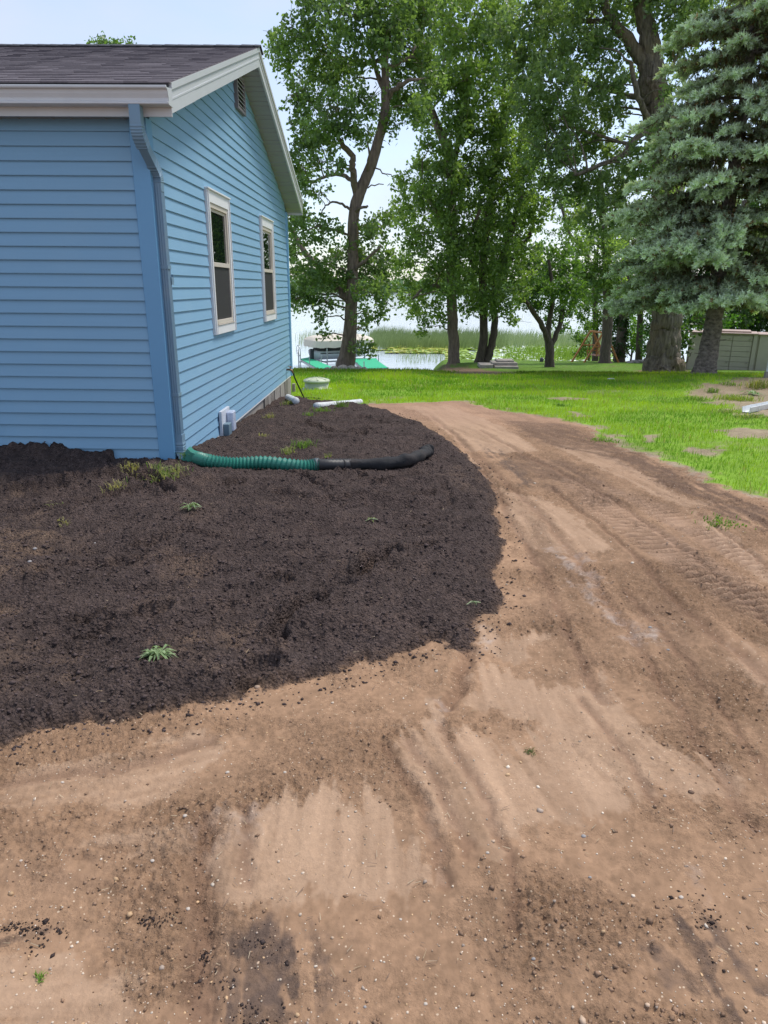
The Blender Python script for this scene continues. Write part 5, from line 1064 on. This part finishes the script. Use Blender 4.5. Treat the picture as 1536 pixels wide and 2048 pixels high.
for i, (px, py, s_, kd) in enumerate(STN):
    x0, y0, z0 = gph(px, py); k = y0/1476*s_*.5
    o = link('stone', rock_mesh('stone', i, k, k*.8, k*.6), SM[kd], None, True)
    tag(o, label=SL_[i], cat='stone', group='loose stones on the soil and driveway'); o.location = (x0, y0, z0+k*.12)

# pebbles and clods (too many to count)
rng = np.random.default_rng(5)
ico = bmesh.new(); bmesh.ops.create_icosphere(ico, subdivisions=1, radius=1); IV = np.array([v.co[:] for v in ico.verts]); IFc = np.array([[v.index for v in f.verts] for f in ico.faces]); ico.free()
def lumps(name, X, Y, S, col, matn, label, sub=IV, f=IFc, flat=.65, sink=.3):
    n = len(X); Zl = surface(X, Y, False)[0]; D = sub[None]*(1+rng.uniform(-.28, .28, (n, len(sub), 1)))*np.stack([S*rng.uniform(.7, 1.3, n), S*rng.uniform(.7, 1.2, n), S*flat], 1)[:, None, :]
    a = rng.uniform(0, 6.28, n); c, s = np.cos(a)[:, None], np.sin(a)[:, None]; D = np.stack([D[..., 0]*c-D[..., 1]*s, D[..., 0]*s+D[..., 1]*c, D[..., 2]], -1)
    V = D+np.stack([X, Y, Zl+S*flat*sink], 1)[:, None, :]; F = (np.arange(n)[:, None, None]*len(sub)+f[None]).reshape(-1, 3)
    link(name, big_mesh(name, V.reshape(-1, 3), F, 3, np.repeat(col, len(sub), 0)), M[matn], None, False, label=label, cat=name.replace('_', ' '), kind='stuff')
OV = np.array([(1, 0, 0), (-1, 0, 0), (0, 1, 0), (0, -1, 0), (0, 0, 1), (0, 0, -.6)], float); OF = np.array([(0, 2, 4), (2, 1, 4), (1, 3, 4), (3, 0, 4), (2, 0, 5), (1, 2, 5), (3, 1, 5), (0, 3, 5)])
def scatter(n, y0=1.0, y1=9.0, pw=1.6):
    Yp = y0*(y1/y0)**(rng.random(n)**pw); Xp = rng.uniform(-1, 1, n)*(.35+.60*Yp); return Xp, Yp
X, Yp = scatter(3600); _, dn, cl_, rg_, bd_ = surface(X, Yp, False); kf = (cl_ == 0); X, Yp = X[kf], Yp[kf]
S = .0009+.0011*np.exp(rng.normal(size=len(X))*.65); S = np.minimum(S, .009)
pc = np.array([(.58, .47, .36), (.46, .33, .23), (.66, .56, .45), (.36, .28, .22), (.55, .36, .20)])[rng.integers(0, 5, len(X))]*rng.uniform(.7, 1.15, (len(X), 1))
lumps('pebbles', X, Yp, S*(1+Yp*.05), pc, 'pebble', 'tiny pale pebbles scattered over the driveway dirt')
X, Yp = scatter(17000, 1.0, 9.0, 1.15); _, dn, cl_, rg_, bd_ = surface(X, Yp, False); kf = (cl_ == 0) & (rng.random(len(X)) < rg_**1.5*1.3); X, Yp, rg_ = X[kf], Yp[kf], rg_[kf]
S = np.abs(rng.normal(size=len(X)))*.0024+.0014; cc = np.array([.29, .185, .122])*rng.uniform(.7, 1.15, (len(X), 1)); print('dirt clods', len(X))
lumps('dirt_clods', X, Yp, np.minimum(S, .009)*(1+Yp*.06), cc, 'clod', 'loose brown crumbs of earth on the rough driveway strips', OV, OF)
X, Yp = scatter(52000, 1.6, 13.5, .8); _, dn, cl_, rg_, bd_ = surface(X, Yp, False); sb_ = sdf(bedP, X, Yp)
kf = ((cl_ == 1) | ((sb_ > -.14) & (rng.random(len(X)) < .35))) & (X > -6) ; s_l, t_l = house_st(X, Yp); kf &= ~((s_l < .02) & (t_l > -.02)); X, Yp = X[kf], Yp[kf]
S = np.abs(rng.normal(size=len(X)))*.0036+.0022; cc = np.array([.080, .059, .055])*rng.uniform(.6, 1.4, (len(X), 1)); print('soil clods', len(X))
lumps('topsoil_clods', X, Yp, np.minimum(S, .013)*(1+Yp*.05), cc, 'clod', 'dark crumbly lumps of topsoil over the planting bed', OV, OF)
# dark clods spilled on the driveway lower left and elsewhere
cx_ = []
for px, py, w, h, n in ((60, 1868, 90, 30, 420), (300, 1838, 60, 16, 180), (200, 1858, 80, 10, 120), (245, 1890, 50, 8, 70), (412, 1865, 18, 60, 160), (500, 1960, 90, 110, 420), (330, 1690, 80, 40, 50), (1400, 1865, 60, 70, 200)):
    for i in range(int(n*1.3)): cx_.append(gp(px+rng.normal()*w*.5, py+rng.normal()*h*.5))
cx_ = np.array(cx_); cx_ = cx_[fbm(cx_[:, 0]*11, cx_[:, 1]*17, 95, 3)+rng.normal(size=len(cx_))*.07 > .02]; S = np.abs(rng.normal(size=len(cx_)))*.0020+.0010; cc = np.array([.045, .033, .030])*rng.uniform(.6, 1.6, (len(cx_), 1))
lumps('spilled_topsoil', cx_[:, 0], cx_[:, 1], np.minimum(S, .013), cc, 'clod', 'dark topsoil crumbs spilled on the near driveway', OV, OF)
# straw bits / root fibres
n = 520; X, Yp = scatter(n, 1.2, 8, 1.1); Zl, _, cl_, _, _ = surface(X, Yp, False); a = rng.uniform(0, 6.28, n); Ln = rng.uniform(.006, .030, n); w = .0006+.0003*Yp
d = np.stack([np.cos(a), np.sin(a), rng.uniform(-.1, .25, n)], 1)*Ln[:, None]; s_ = np.stack([-np.sin(a), np.cos(a), np.zeros(n)], 1)*w[:, None]; c0 = np.stack([X, Yp, Zl+.006], 1)
V = np.stack([c0-s_, c0+s_, c0+d+s_*.5, c0+d-s_*.5], 1).reshape(-1, 3); cc = np.repeat(np.array([(.42, .33, .22), (.20, .13, .09), (.30, .22, .13)])[rng.integers(0, 3, n)]*rng.uniform(.7, 1.1, (n, 1)), 4, 0)
link('straw_bits', big_mesh('straw_bits', V, np.arange(n*4).reshape(n, 4), 4, cc), M['pebble'], label='short straw and root fibres strewn over soil and dirt', cat='straw', kind='stuff')

# ------------------------------------------------------------------ lawn grass
def grass(n, y0, y1, x_lo, x_hi, hgt, wid, seed, name='grass', pw=1.0):
    rng = np.random.default_rng(seed); Yp = y0+(y1-y0)*rng.random(n)**pw; X = rng.uniform(-1, 1, n)*0; X = x_lo(Yp)+(x_hi(Yp)-x_lo(Yp))*rng.random(n)
    z, dn, cl_, _, _ = surface(X, Yp, False); keep = rng.random(n) < np.clip(dn*1.3-.12, 0, 1); X, Yp, z = X[keep], Yp[keep], z[keep]; n = len(X)
    pat = fbm(X*.8, Yp*.8, 91, 3); pat2 = fbm(X*3, Yp*3, 92, 3)
    h = hgt*(1+.5*pat2+.3*pat)*rng.uniform(.5, 1.3, n)*(1+Yp*.01); a = rng.uniform(0, 6.28, n); le = rng.uniform(.1, .7, n)
    d = np.stack([np.cos(a), np.sin(a), np.zeros(n)], 1); w = wid*(.6+Yp*.06); a2 = rng.uniform(0, 6.28, n); s_ = np.stack([np.cos(a2), np.sin(a2)*.3, np.zeros(n)], 1)*(w*.5)[:, None]
    c0 = np.stack([X, Yp, z-.01], 1); up_ = np.zeros((n, 3)); up_[:, 2] = h
    m1 = c0+up_*.6+d*(h*le*.25)[:, None]; tp_ = c0+up_*(1-.3*le[:, None])+d*(h*le*.9)[:, None]
    V = np.stack([c0-s_, c0+s_, m1+s_*.8, m1-s_*.8, tp_], 1).reshape(-1, 3); b = np.arange(n)[:, None]*5
    F = np.concatenate([b+np.array([[0, 1, 2]]), b+np.array([[0, 2, 3]]), b+np.array([[3, 2, 4]])])
    k = np.clip(.5+pat*1.6+rng.normal(size=n)*.22, 0, 1)[:, None]; c = np.array([.125, .265, .022])*(1-k)+np.array([.34, .48, .035])*k
    dry = (rng.random(n) < .06+.12*np.clip(pat2*1.5, 0, 1))[:, None]; c = np.where(dry, np.array([.30, .27, .12]), c); sh = ss(17.5, 23, Yp)[:, None]; c = c*(1-sh*.45)  # far blades tinted darker to carry the tree shade
    print(name, n, 'blades'); return V, F, np.repeat(c, 5, 0)
R_ = [grass(66000, 4.6, 15.0, lambda y: np.full_like(y, 0)-.16*y-.2, lambda y: .62*y+.6, .060, .0065, 1), grass(46000, 14.5, 24.0, lambda y: -.17*y, lambda y: .60*y, .075, .009, 2)]
V = np.concatenate([R_[0][0], R_[1][0]]); F = np.concatenate([R_[0][1], R_[1][1]+len(R_[0][0])]); c = np.concatenate([R_[0][2], R_[1][2]])
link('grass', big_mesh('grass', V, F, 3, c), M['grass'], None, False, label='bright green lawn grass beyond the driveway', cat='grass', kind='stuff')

# ------------------------------------------------------------------ reeds, lily pads
rng = np.random.default_rng(12)
def reed(n, ang0, ang1, y0, y1, h0, h1, tone0, tone1, bend=.38, wid=.02):
    Yp = rng.uniform(y0, y1, n); an = rng.uniform(ang0, ang1, n); X = an*Yp+rng.normal(size=n)*.3; h = h0+(h1-h0)*rng.random(n)**1.4; h = h*(1+.35*fbm(X*.25, Yp*.1, 15, 3)); a = rng.normal(.0, .9, n)
    d = np.stack([np.cos(a), np.sin(a)*.3, np.zeros(n)], 1)*(h*bend*rng.uniform(.3, 1.3, n))[:, None]; c0 = np.stack([X, Yp, np.full(n, WZ-.2)], 1); s_ = np.zeros((n, 3)); s_[:, 0] = wid; up_ = np.zeros((n, 3)); up_[:, 2] = h+.2
    m1 = c0+up_*.6+d*.3; tp_ = c0+up_+d; V = np.stack([c0-s_, c0+s_, m1+s_*.8, m1-s_*.8, tp_], 1).reshape(-1, 3); b = np.arange(n)[:, None]*5
    F = np.concatenate([b+np.array([[0, 1, 2]]), b+np.array([[0, 2, 3]]), b+np.array([[3, 2, 4]])]); k = rng.random((n, 1)); c = np.array(tone0)*(1-k)+np.array(tone1)*k; return V, F, np.repeat(c, 5, 0)
RB = [reed(7500, -.02, .165, 72, 90, .7, 1.45, (.13, .18, .10), (.24, .30, .19)), reed(3000, .16, .31, 74, 90, .6, 1.4, (.16, .22, .12), (.32, .38, .26)), reed(500, -.12, -.03, 74, 90, .6, 1.2, (.2, .25, .15), (.3, .34, .24), wid=.014),
      reed(380, .02, .12, 58, 70, .25, .7, (.12, .2, .05), (.22, .3, .1), wid=.012), reed(2600, .17, .31, 60, 72, .3, .9, (.11, .2, .03), (.25, .36, .08))]
V = []; F = []; c = []; nv = 0
for v_, f_, c_ in RB: V.append(v_); F.append(f_+nv); c.append(c_); nv += len(v_)
link('reeds', big_mesh('reeds', np.concatenate(V), np.concatenate(F), 3, np.concatenate(c)), M['reed'], None, False, label='band of green reeds standing in the shallow lake', cat='reeds', kind='stuff')
n = 17000; Yp = rng.uniform(58, 78, n); an = rng.uniform(-.05, .32, n); X = an*Yp
keep = ((an > .085) & (Yp < 76) & (fbm(X*.35, Yp*.2, 19, 3) > -.38)) | ((an > -.02) & (an < .11) & (Yp > 67) & (Yp < 76) & (fbm(X*.3, Yp*.3, 18, 3) > -.35)); X, Yp, an = X[keep], Yp[keep], an[keep]; n = len(X)
rr = rng.uniform(.10, .26, n); ths = np.arange(6)/6*2*math.pi; tilt = rng.normal(size=(n, 2))*.14
V = np.stack([X[:, None]+np.cos(ths)*rr[:, None], Yp[:, None]+np.sin(ths)*rr[:, None], WZ+.03+rng.uniform(0, .10, n)[:, None]+rr[:, None]*(np.cos(ths)*tilt[:, :1]+np.sin(ths)*tilt[:, 1:])], -1).reshape(-1, 3)
k = rng.random((n, 1)); c = np.array([.22, .36, .03])*(1-k)+np.array([.42, .56, .07])*k; wht = ((rng.random(n) < .42*ss(.10, .16, an)))[:, None]; c = np.where(wht, np.array([.80, .85, .80]), c); yl = ((an < .10) & (rng.random(n) < .6))[:, None]; c = np.where(yl, np.array([.50, .50, .10]), c)  # white pads are painted glitter over the shallows
link('lily_pads', big_mesh('lily_pads', V, np.arange(n*6).reshape(n, 6), 6, np.repeat(c, 6, 0)), M['pad'], None, False, label='floating lily pads covering the shallows by the reeds', cat='lily pads', kind='stuff')
# far shore woods
FB = []
for i in range(230):
    a = -1.1+2.2*i/229+rng.uniform(-.004, .004); d = 706+80*math.sin(a*5)+rng.uniform(0, 40); h = rng.uniform(8, 15); FB.append(((d*math.sin(a), d*math.cos(a), -3.5+h*.5), 9+rng.uniform(0, 4), 6, h*.55, 1.0))
Cs = []
for (c_, rx, ry, rz, w) in FB:
    d = rng.normal(size=(70, 3)); d /= np.linalg.norm(d, axis=1)[:, None]; Cs.append(d*np.array([rx, ry, rz])*rng.uniform(.7, 1, (70, 1))+np.array(c_))
Cs = np.concatenate(Cs); k = rng.random((len(Cs), 1)); V, F, c = leaf_quads(Cs, 4.4, rng, (np.array([.15, .24, .17])*(1-k)+np.array([.22, .32, .22])*k))  # distance haze mixed into the leaf tones
link('far_woods', big_mesh('far_woods', V, F, 4, c), M['leaf'], None, False, label='hazy green treeline on the far side of the lake', cat='woods', kind='stuff')

# ------------------------------------------------------------------ shoreline things
# docks
def dock(label, corners, group):
    P = [at(px, py, 50) for px, py in corners]; Q = []
    for px, py in corners:
        d = ray(px, py); k = (-3.95-CAM_H)/d[2]; Q.append(Vector((d[0]*k, d[1]*k, -3.95)))
    c = sum(Q, Vector())/len(Q); root = empty('dock', (c.x, c.y, WZ), label=label, cat='dock'); o = Vector((c.x, c.y, WZ))
    MB(o).prism([q+Vector((0, 0, .03)) for q in Q], [q+Vector((0, 0, .06)) for q in Q]).build('deck', M['turf'], root)
    fr = MB(o)
    for i in range(len(Q)): fr.bar(Q[i]-Vector((0, 0, .06)), Q[(i+1) % len(Q)]-Vector((0, 0, .06)), .06, .16)
    fr.build('frame', M['alu'], root)
    for i in range(len(Q)):
        a, b = Q[i], Q[(i+1) % len(Q)]; m = max(1, int((b-a).length/3.0))
        for k in range(m):
            p = a.lerp(b, k/m); MB(o).tube([Vector((p.x, p.y, WZ-1.0)), Vector((p.x, p.y, -3.95+(.55 if (k+i) % 2 == 0 else .1)))], .035, 6).build('post', M['alu'], root)
    return root
dock('green carpeted dock sloping from the left behind the septic lid', [(601, 719), (618, 716), (672, 739), (640, 741)], None)
dock('green carpeted dock to the right of the oak trunk', [(703, 718), (752, 718), (757, 724), (776, 737), (728, 739)], None)
# boat lift with canopy
lc = at(677, 700, 56); LX, LY = lc.x, 56.5
lift = empty('boat_lift', (LX, LY, WZ), math.radians(28), label='boat lift with cream fabric canopy beside the docks', cat='boat lift')
n1_ = 18; V = []; hw_, hl_ = 1.55, 2.55
for i in range(n1_+1):
    u = -1+2*i/n1_
    for j in range(9):
        v_ = -1+2*j/8; sx = hl_*np.sign(u)*(1-(1-abs(u))**1.25) if abs(u) > 0 else 0; e = max(0, 1-abs(u)**5)**.5; yy = hw_*v_*(.55+.45*e)
        z = 2.02+.42*(1-v_*v_)**.6*(1-abs(u)**3)**.6; V.append((sx, yy, z))
F = [(i*9+j, (i+1)*9+j, (i+1)*9+j+1, i*9+j+1) for i in range(n1_) for j in range(8)]
cn_ = MB().add(V, F); 
ring = [V[i*9] for i in range(n1_+1)]+[V[n1_*9+j] for j in range(1, 8)]+[V[i*9+8] for i in range(n1_, -1, -1)]+[V[j] for j in range(7, 0, -1)]
m = len(ring); cn_.add(ring+[(p[0]*1.02, p[1]*1.02, 1.52+.03*math.sin(i*1.9)) for i, p in enumerate(ring)], [(i, (i+1) % m, m+(i+1) % m, m+i) for i in range(m)])
cn_.build('canopy', M['canopy'], lift, True)
for sx in (-1, 1):
    for sy in (-1, 1): MB().tube([(sx*1.6, sy*1.35, -1.2), (sx*1.6, sy*1.35, 1.75)], .05, 8).build('post', M['alu'], lift)
for sy in (-1, 1): MB().box(-1.8, 1.8, sy*1.35-.04, sy*1.35+.04, .42, .54).build('side_beam', M['alu'], lift)
for sx in (-1, 1): MB().box(sx*1.6-.04, sx*1.6+.04, -1.35, 1.35, .36, .46).build('cross_beam', M['alu'], lift)
wh = MB(); 
for i in range(24):
    a = i/24*2*math.pi; b = (i+1)/24*2*math.pi; wh.bar((-3.4, math.cos(a)*.42, 1.25+math.sin(a)*.42), (-3.4, math.cos(b)*.42, 1.25+math.sin(b)*.42), .03, .03)
for i in range(4): a = i*math.pi/4; wh.bar((-3.4, -math.cos(a)*.42, 1.25-math.sin(a)*.42), (-3.4, math.cos(a)*.42, 1.25+math.sin(a)*.42), .02, .02)
whl = wh.build('hand_wheel', M['alu'], lift); MB().bar((-3.4, 0, 1.25), (-3.4, 0, -.5), .07, .07, (1, 0, 0)).bar((-3.4, 0, .4), (-1.6, 0, .4), .06, .06).build('winch_post', M['alu'], lift)
# boat
boat = empty('boat', (LX, LY, WZ+.5), math.radians(28), label='white and grey motor boat cradled under the cream canopy', cat='boat')
V = []; 
for i in range(11):
    u = i/10; xx_ = -2.2+4.4*u; wq = 1.0*(1-max(0, u-.45)**2*2.9) ; wq = max(wq, .05); kz = .0+.35*max(0, u-.6)
    V += [(xx_, -wq*.95, .72+kz*.3), (xx_, -wq, .50+kz*.4), (xx_, -wq*.6, .12+kz), (xx_, 0, .0+kz), (xx_, wq*.6, .12+kz), (xx_, wq, .50+kz*.4), (xx_, wq*.95, .72+kz*.3)]
F = [(i*7+j, (i+1)*7+j, (i+1)*7+j+1, i*7+j+1) for i in range(10) for j in range(6)]+[tuple(range(7)), tuple(range(70, 77))[::-1]]+[(i*7, i*7+6, (i+1)*7+6, (i+1)*7) for i in range(10)]
MB().add(V, F).build('hull', M['hull'], boat, True)
MB().add([(-2.0, -.9, .73), (1.0, -.85, .75), (1.0, .85, .75), (-2.0, .9, .73), (-1.7, -.5, 1.0), (.5, -.5, 1.05), (.5, .5, 1.05), (-1.7, .5, 1.0)], [(0, 3, 2, 1), (4, 5, 6, 7), (0, 1, 5, 4), (1, 2, 6, 5), (2, 3, 7, 6), (3, 0, 4, 7)]).build('cover', M['hulldark'], boat, bevel=.05)
MB().box(-2.45, -2.2, -.18, .18, .1, .85).box(-2.5, -2.35, -.08, .08, -.35, .1).build('outboard_motor', M['hulldark'], boat, bevel=.03)
MB().box(-2.0, 1.2, -1.005, -.985, .52, .60).box(-2.0, 1.2, .985, 1.005, .52, .60).build('rub_rail', M['hulldark'], boat)
# rocks at the oak foot, rock pile
OR = [(655, 736, 7, 'left'), (668, 734, 9, ''), (686, 733, 12, ''), (703, 733, 11, ''), (716, 735, 9, ''), (728, 737, 8, 'right')]
for i, (px, py, s_, w) in enumerate(OR):
    p = at(px, py+6, 21.2); z = zg(p.x, p.y); k = s_*21.2/1476; o = link('rock', rock_mesh('rock', 50+i, k, k*.8, k*.75), M['stone'], None, True, label=['leftmost pale rock in the row at the foot of the oak', 'second rock from the left at the foot of the oak', 'third rock from the left at the foot of the oak', 'fourth rock from the left at the foot of the oak', 'fifth rock from the left at the foot of the oak', 'rightmost rock in the row at the foot of the oak'][i], cat='rock', group='rocks at the foot of the oak'); o.location = (p.x, p.y, z+k*.25)
RP = [(1262, 712, 10, 4), (1275, 709, 9, 4), (1288, 712, 9, 5), (1270, 702, 8, 4), (1284, 703, 10, 4), (1300, 708, 8, 5)]
for i, (px, py, s_, h_) in enumerate(RP):
    p = at(px, py, 43); k = s_*43/1476; kh = h_*43/1476*.5; o = link('rock', rock_mesh('rock', 70+i, k, k*.7, kh*1.6, rough=.4), M['stone'], None, False, label=['bottom left rock of the pile left of the cottonwood', 'bottom middle rock of the pile left of the cottonwood', 'bottom right rock of the pile left of the cottonwood', 'upper left rock of the pile left of the cottonwood', 'upper middle rock of the pile left of the cottonwood', 'upper right rock of the pile left of the cottonwood'][i], cat='rock', group='rocks piled by the undergrowth'); z = zg(p.x, p.y); o.location = (p.x, p.y, z+kh*(.4 if i < 3 else 1.6))
# stone slab steps
def slab(px0, px1, py, Y, dpt, h, z_add, label, matn='slab', rot=0):
    a = at(px0, py, Y); b = at(px1, py, Y); z = zg((a.x+b.x)/2, Y)+z_add; L_ = (b.x-a.x)/2; rg = random.Random(int(px0))
    pl = [(-L_, -dpt/2), (-L_*.3, -dpt/2-.03), (L_*.4, -dpt/2+.02), (L_, -dpt/2), (L_*1.02, dpt*.1), (L_*.9, dpt/2), (0, dpt/2+.04), (-L_*.95, dpt/2)]
    pl = [(q[0]+rg.uniform(-.03, .03), q[1]+rg.uniform(-.03, .03)) for q in pl]
    o = MB().prism([(q[0], q[1], 0) for q in pl], [(q[0]*.98, q[1]*.98, h) for q in pl]).build('stone_slab', M[matn], None, bevel=.012, label=label, cat='stone slab'); o.location = ((a.x+b.x)/2, Y, z); return o
slab(985, 1033, 744, 27.6, 1.1, .15, -.06, 'lowest wide pale stone slab in front of the double trunked tree')
slab(980, 1030, 740, 27.8, .9, .10, .09, 'middle layered stone slab of the stack by the double trunked tree')
slab(990, 1024, 736, 27.9, .7, .07, .19, 'top stone slab of the stack by the double trunked tree')
slab(957, 984, 742, 27.5, .9, .16, -.03, 'rough pale grey stone slab left of the slab stack')
slab(858, 880, 742, 27.0, .5, .12, .0, 'flat edging stone at the bank left of the straight trunk')
slab(1006, 1018, 732, 27.9, .3, .05, .26, 'small reddish brick on top of the slab stack', 'brickm') if 'brickm' in M else None
tr_ = at(1222, 757, 17.6); o = link('litter_scrap', rock_mesh('litter_scrap', 91, .10, .05, .02), M['white'], None, False, label='small white scrap lying at the edge of the shaded lawn', cat='litter'); o.location = (tr_.x, tr_.y, zg(tr_.x, tr_.y)+.03)
tr_ = at(1083, 722, 44); o = link('yard_lamp', MB().lathe((0, 0, -.05), [(.10, 0), (.12, .05), (.12, .2), (.05, .3), (.0, .31)], 12).mesh('yard_lamp'), M['hulldark'], None, True, label='small black dome object on the lawn left of the forked tree', cat='garden ornament'); o.location = (tr_.x, tr_.y, zg(tr_.x, tr_.y))

# wooden swing
sp_ = at(1190, 727, 44); sz = zg(sp_.x, sp_.y)
sw = empty('garden_swing', (sp_.x, sp_.y, sz), math.radians(14), label='orange brown log swing with A shaped frame behind the dark trunk', cat='swing')
Hs = 1.78
for yy in (-.75, .75):
    MB().bar((-.12, yy, Hs-.02), (-1.28, yy-.05*np.sign(yy), -.15), .10, .10, (0, 1, 0)).build('leg', M['cedar'], sw, bevel=.02)
    MB().bar((.12, yy, Hs-.02), (1.28, yy-.05*np.sign(yy), -.15), .10, .10, (0, 1, 0)).build('leg', M['cedar'], sw, bevel=.02)
    MB().bar((-.62, yy, .98), (.62, yy, .98), .07, .07).build('cross_brace', M['cedar'], sw, bevel=.012)
MB().bar((0, -.95, Hs+.02), (0, .95, Hs+.02), .12, .12).build('top_beam', M['cedar'], sw, bevel=.02)
for i in range(5): MB().box(-.30+i*.11, -.30+i*.11+.09, -.58, .58, .40+.01*abs(i-2), .43+.01*abs(i-2)).build('seat_slat', M['seatwood'], sw)
for i in range(6): MB().bar((.26+.02*i, -.5+i*.2, .42), (.46, -.5+i*.2, 1.0), .09, .025, (1, 0, 0)).build('back_slat', M['cedar'], sw)
for yy in (-.55, .55):
    MB().bar((-.34, yy, .66), (.36, yy, .66), .08, .04).build('arm_rest', M['cedar'], sw); MB().bar((-.28, yy, .40), (-.28, yy, .64), .05, .05, (1, 0, 0)).build('arm_post', M['cedar'], sw)
    MB().tube([(-.28, yy, .66), (0, yy*.95, Hs)], .018, 6).build('hanger', M['cedar'], sw); MB().tube([(.34, yy, .66), (0, yy*.95, Hs)], .018, 6).build('hanger', M['cedar'], sw)

# shed
a = at(1370, 736, 31.5); b = at(1620, 736, 29.5); sc0 = Vector((a.x, a.y, min(zg(a.x, a.y), zg(b.x, b.y))-.05)); ang = math.atan2(b.y-a.y, b.x-a.x); Lsh = (Vector((b.x, b.y, 0))-Vector((a.x, a.y, 0))).length
sh = empty('storage_shed', tuple(sc0), ang, label='low olive plastic storage shed with tan lid behind the spruce trunk', cat='shed')
HS = at(1440, 667, 31).z-sc0.z
MB().box(0, Lsh, .06, 1.5, 0, HS).build('shed_body', M['shedwall'], sh)
dw_ = [(.06, 1.02), (1.06, 2.02)]
k_ = (1510-1370)/250*Lsh
doors = [(.08, k_*.36), (k_*.37, k_*.64), (k_*.65, k_*.93)]
for (d0, d1) in doors:
    dd = empty('shed_door', (0, 0, 0)); dd.parent = sh; nP = 7
    for i in range(nP): MB().box(d0, d1, .0, .058, .05+i*(HS-.12)/nP+.006, .05+(i+1)*(HS-.12)/nP-.006).build('panel', M['shedwall'], dd, bevel=.006)
    for hz in (.25, .55, .85): MB().box(d1-.14, d1-.06, -.03, -.001, HS*hz, HS*hz+.06).build('hinge', M['hinge'], dd)
MB().box(k_*.94, k_*.995, -.04, .06, 0, HS).box(k_*1.03, Lsh, -.02, .06, 0, HS-.01).build('corner_post', M['shedwall'], sh)
MB().box(-.12, k_*1.0, -.12, 1.6, HS+.002, HS+.05).box(k_*.25, k_*.9, .2, 1.4, HS+.05, HS+.12).build('lid', M['shedlid'], sh, bevel=.015)
MB().box(k_*1.004, Lsh+.1, -.10, 1.6, HS-.02, HS+.035).build('lid', M['shedlid'], sh, bevel=.015)
# white downspout lying at right, white post
a = onground(1492, 820, .05); b = onground(1570, 803, .05); dvec = (b-a); o = empty('loose_downspout', tuple(a), label='white downspout section lying on bare ground at the right edge', cat='downspout')
pr = [(-.055, .04), (-.045, -.035), (.045, -.035), (.055, .04), (.047, .042), (.038, -.027), (-.038, -.027), (-.047, .042)]
dn_ = dvec.normalized(); sd_ = Vector((-dn_.y, dn_.x, 0)).normalized(); up2 = dn_.cross(sd_)*-1
up2 = Vector((0, 0, 1)); 
for nm, e0_, e1_ in (('trough', 0, 1.25),):
    MB().prism([dn_*e0_+sd_*p[0]*1.2+up2*p[1]*1.1 for p in pr], [dvec*e1_+sd_*p[0]*1.2+up2*p[1]*1.1 for p in pr]).build('trough', M['white'], o)
MB().prism([dn_*.35+sd_*p[0]*1.3+up2*p[1]*1.2 for p in pr], [dn_*.42+sd_*p[0]*1.3+up2*p[1]*1.2 for p in pr]).build('joint_band', M['white'], o)
p = at(1533, 757, 17.5); z = zg(p.x, p.y); o = empty('white_post', (p.x, p.y, z), label='thin white metal post at the right edge before the shed', cat='post')
MB().box(-.03, .03, -.03, .03, -.2, .75).build('post_shaft', M['white'], o, bevel=.005); MB().box(-.06, .06, -.05, .05, -.1, .16).build('post_base', M['hinge'], o, bevel=.01)
# weeds on the bare ground at right
WD = [(1470, 800, 90, 16, 160, (.14, .24, .03), (.30, .36, .08), 'broad patch of yellow green weeds above the loose downspout'), (1425, 785, 26, 14, 40, GA, GB, 'grassy clump in the bare ground right of the spruce'), (1400, 745, 30, 14, 60, GA, GB, 'weeds at the left foot of the spruce'),
      (1515, 775, 50, 26, 90, (.12, .20, .04), (.30, .27, .08), 'tall leafy weeds at the right edge behind the loose downspout'), (1460, 770, 40, 10, 50, GA, GB, 'thin green weeds in the middle of the bare ground'), (1345, 765, 90, 8, 90, GA, GB, 'ragged grass edge left of the spruce foot'),
      (1450, 825, 60, 10, 70, GA, YB, 'low dry weeds in front of the loose downspout'), (1500, 835, 60, 10, 80, GA, YB, 'green and yellow weeds below the loose downspout at the right edge'), (1395, 800, 60, 10, 60, GA, GB, 'grass creeping into the left side of the bare ground'), (1210, 882, 60, 8, 50, GA, GB, 'thin grass spilling onto the driveway bend'), (1440, 1045, 90, 10, 60, GA, GB, 'grass sprigs in the churned earth below the lawn edge'), (1120, 812, 30, 8, 40, GA, GB, 'clover like weeds at the lawn edge behind the driveway bend')]
for i, (px, py, w, h, n, a_, b_, lb) in enumerate(WD): tuft(px, py, w, h, int(n*2.2), a_, b_, lb, 300+i, group='weeds around the lawn edge', blade=.008, name='weed_patch', cat='weeds')['kind'] = 'stuff'
print('leaves', LEAFN, 'tris total', sum(sum(len(p_.vertices)-2 for p_ in []) for _ in []), sum(len(m_.polygons) for m_ in bpy.data.meshes))
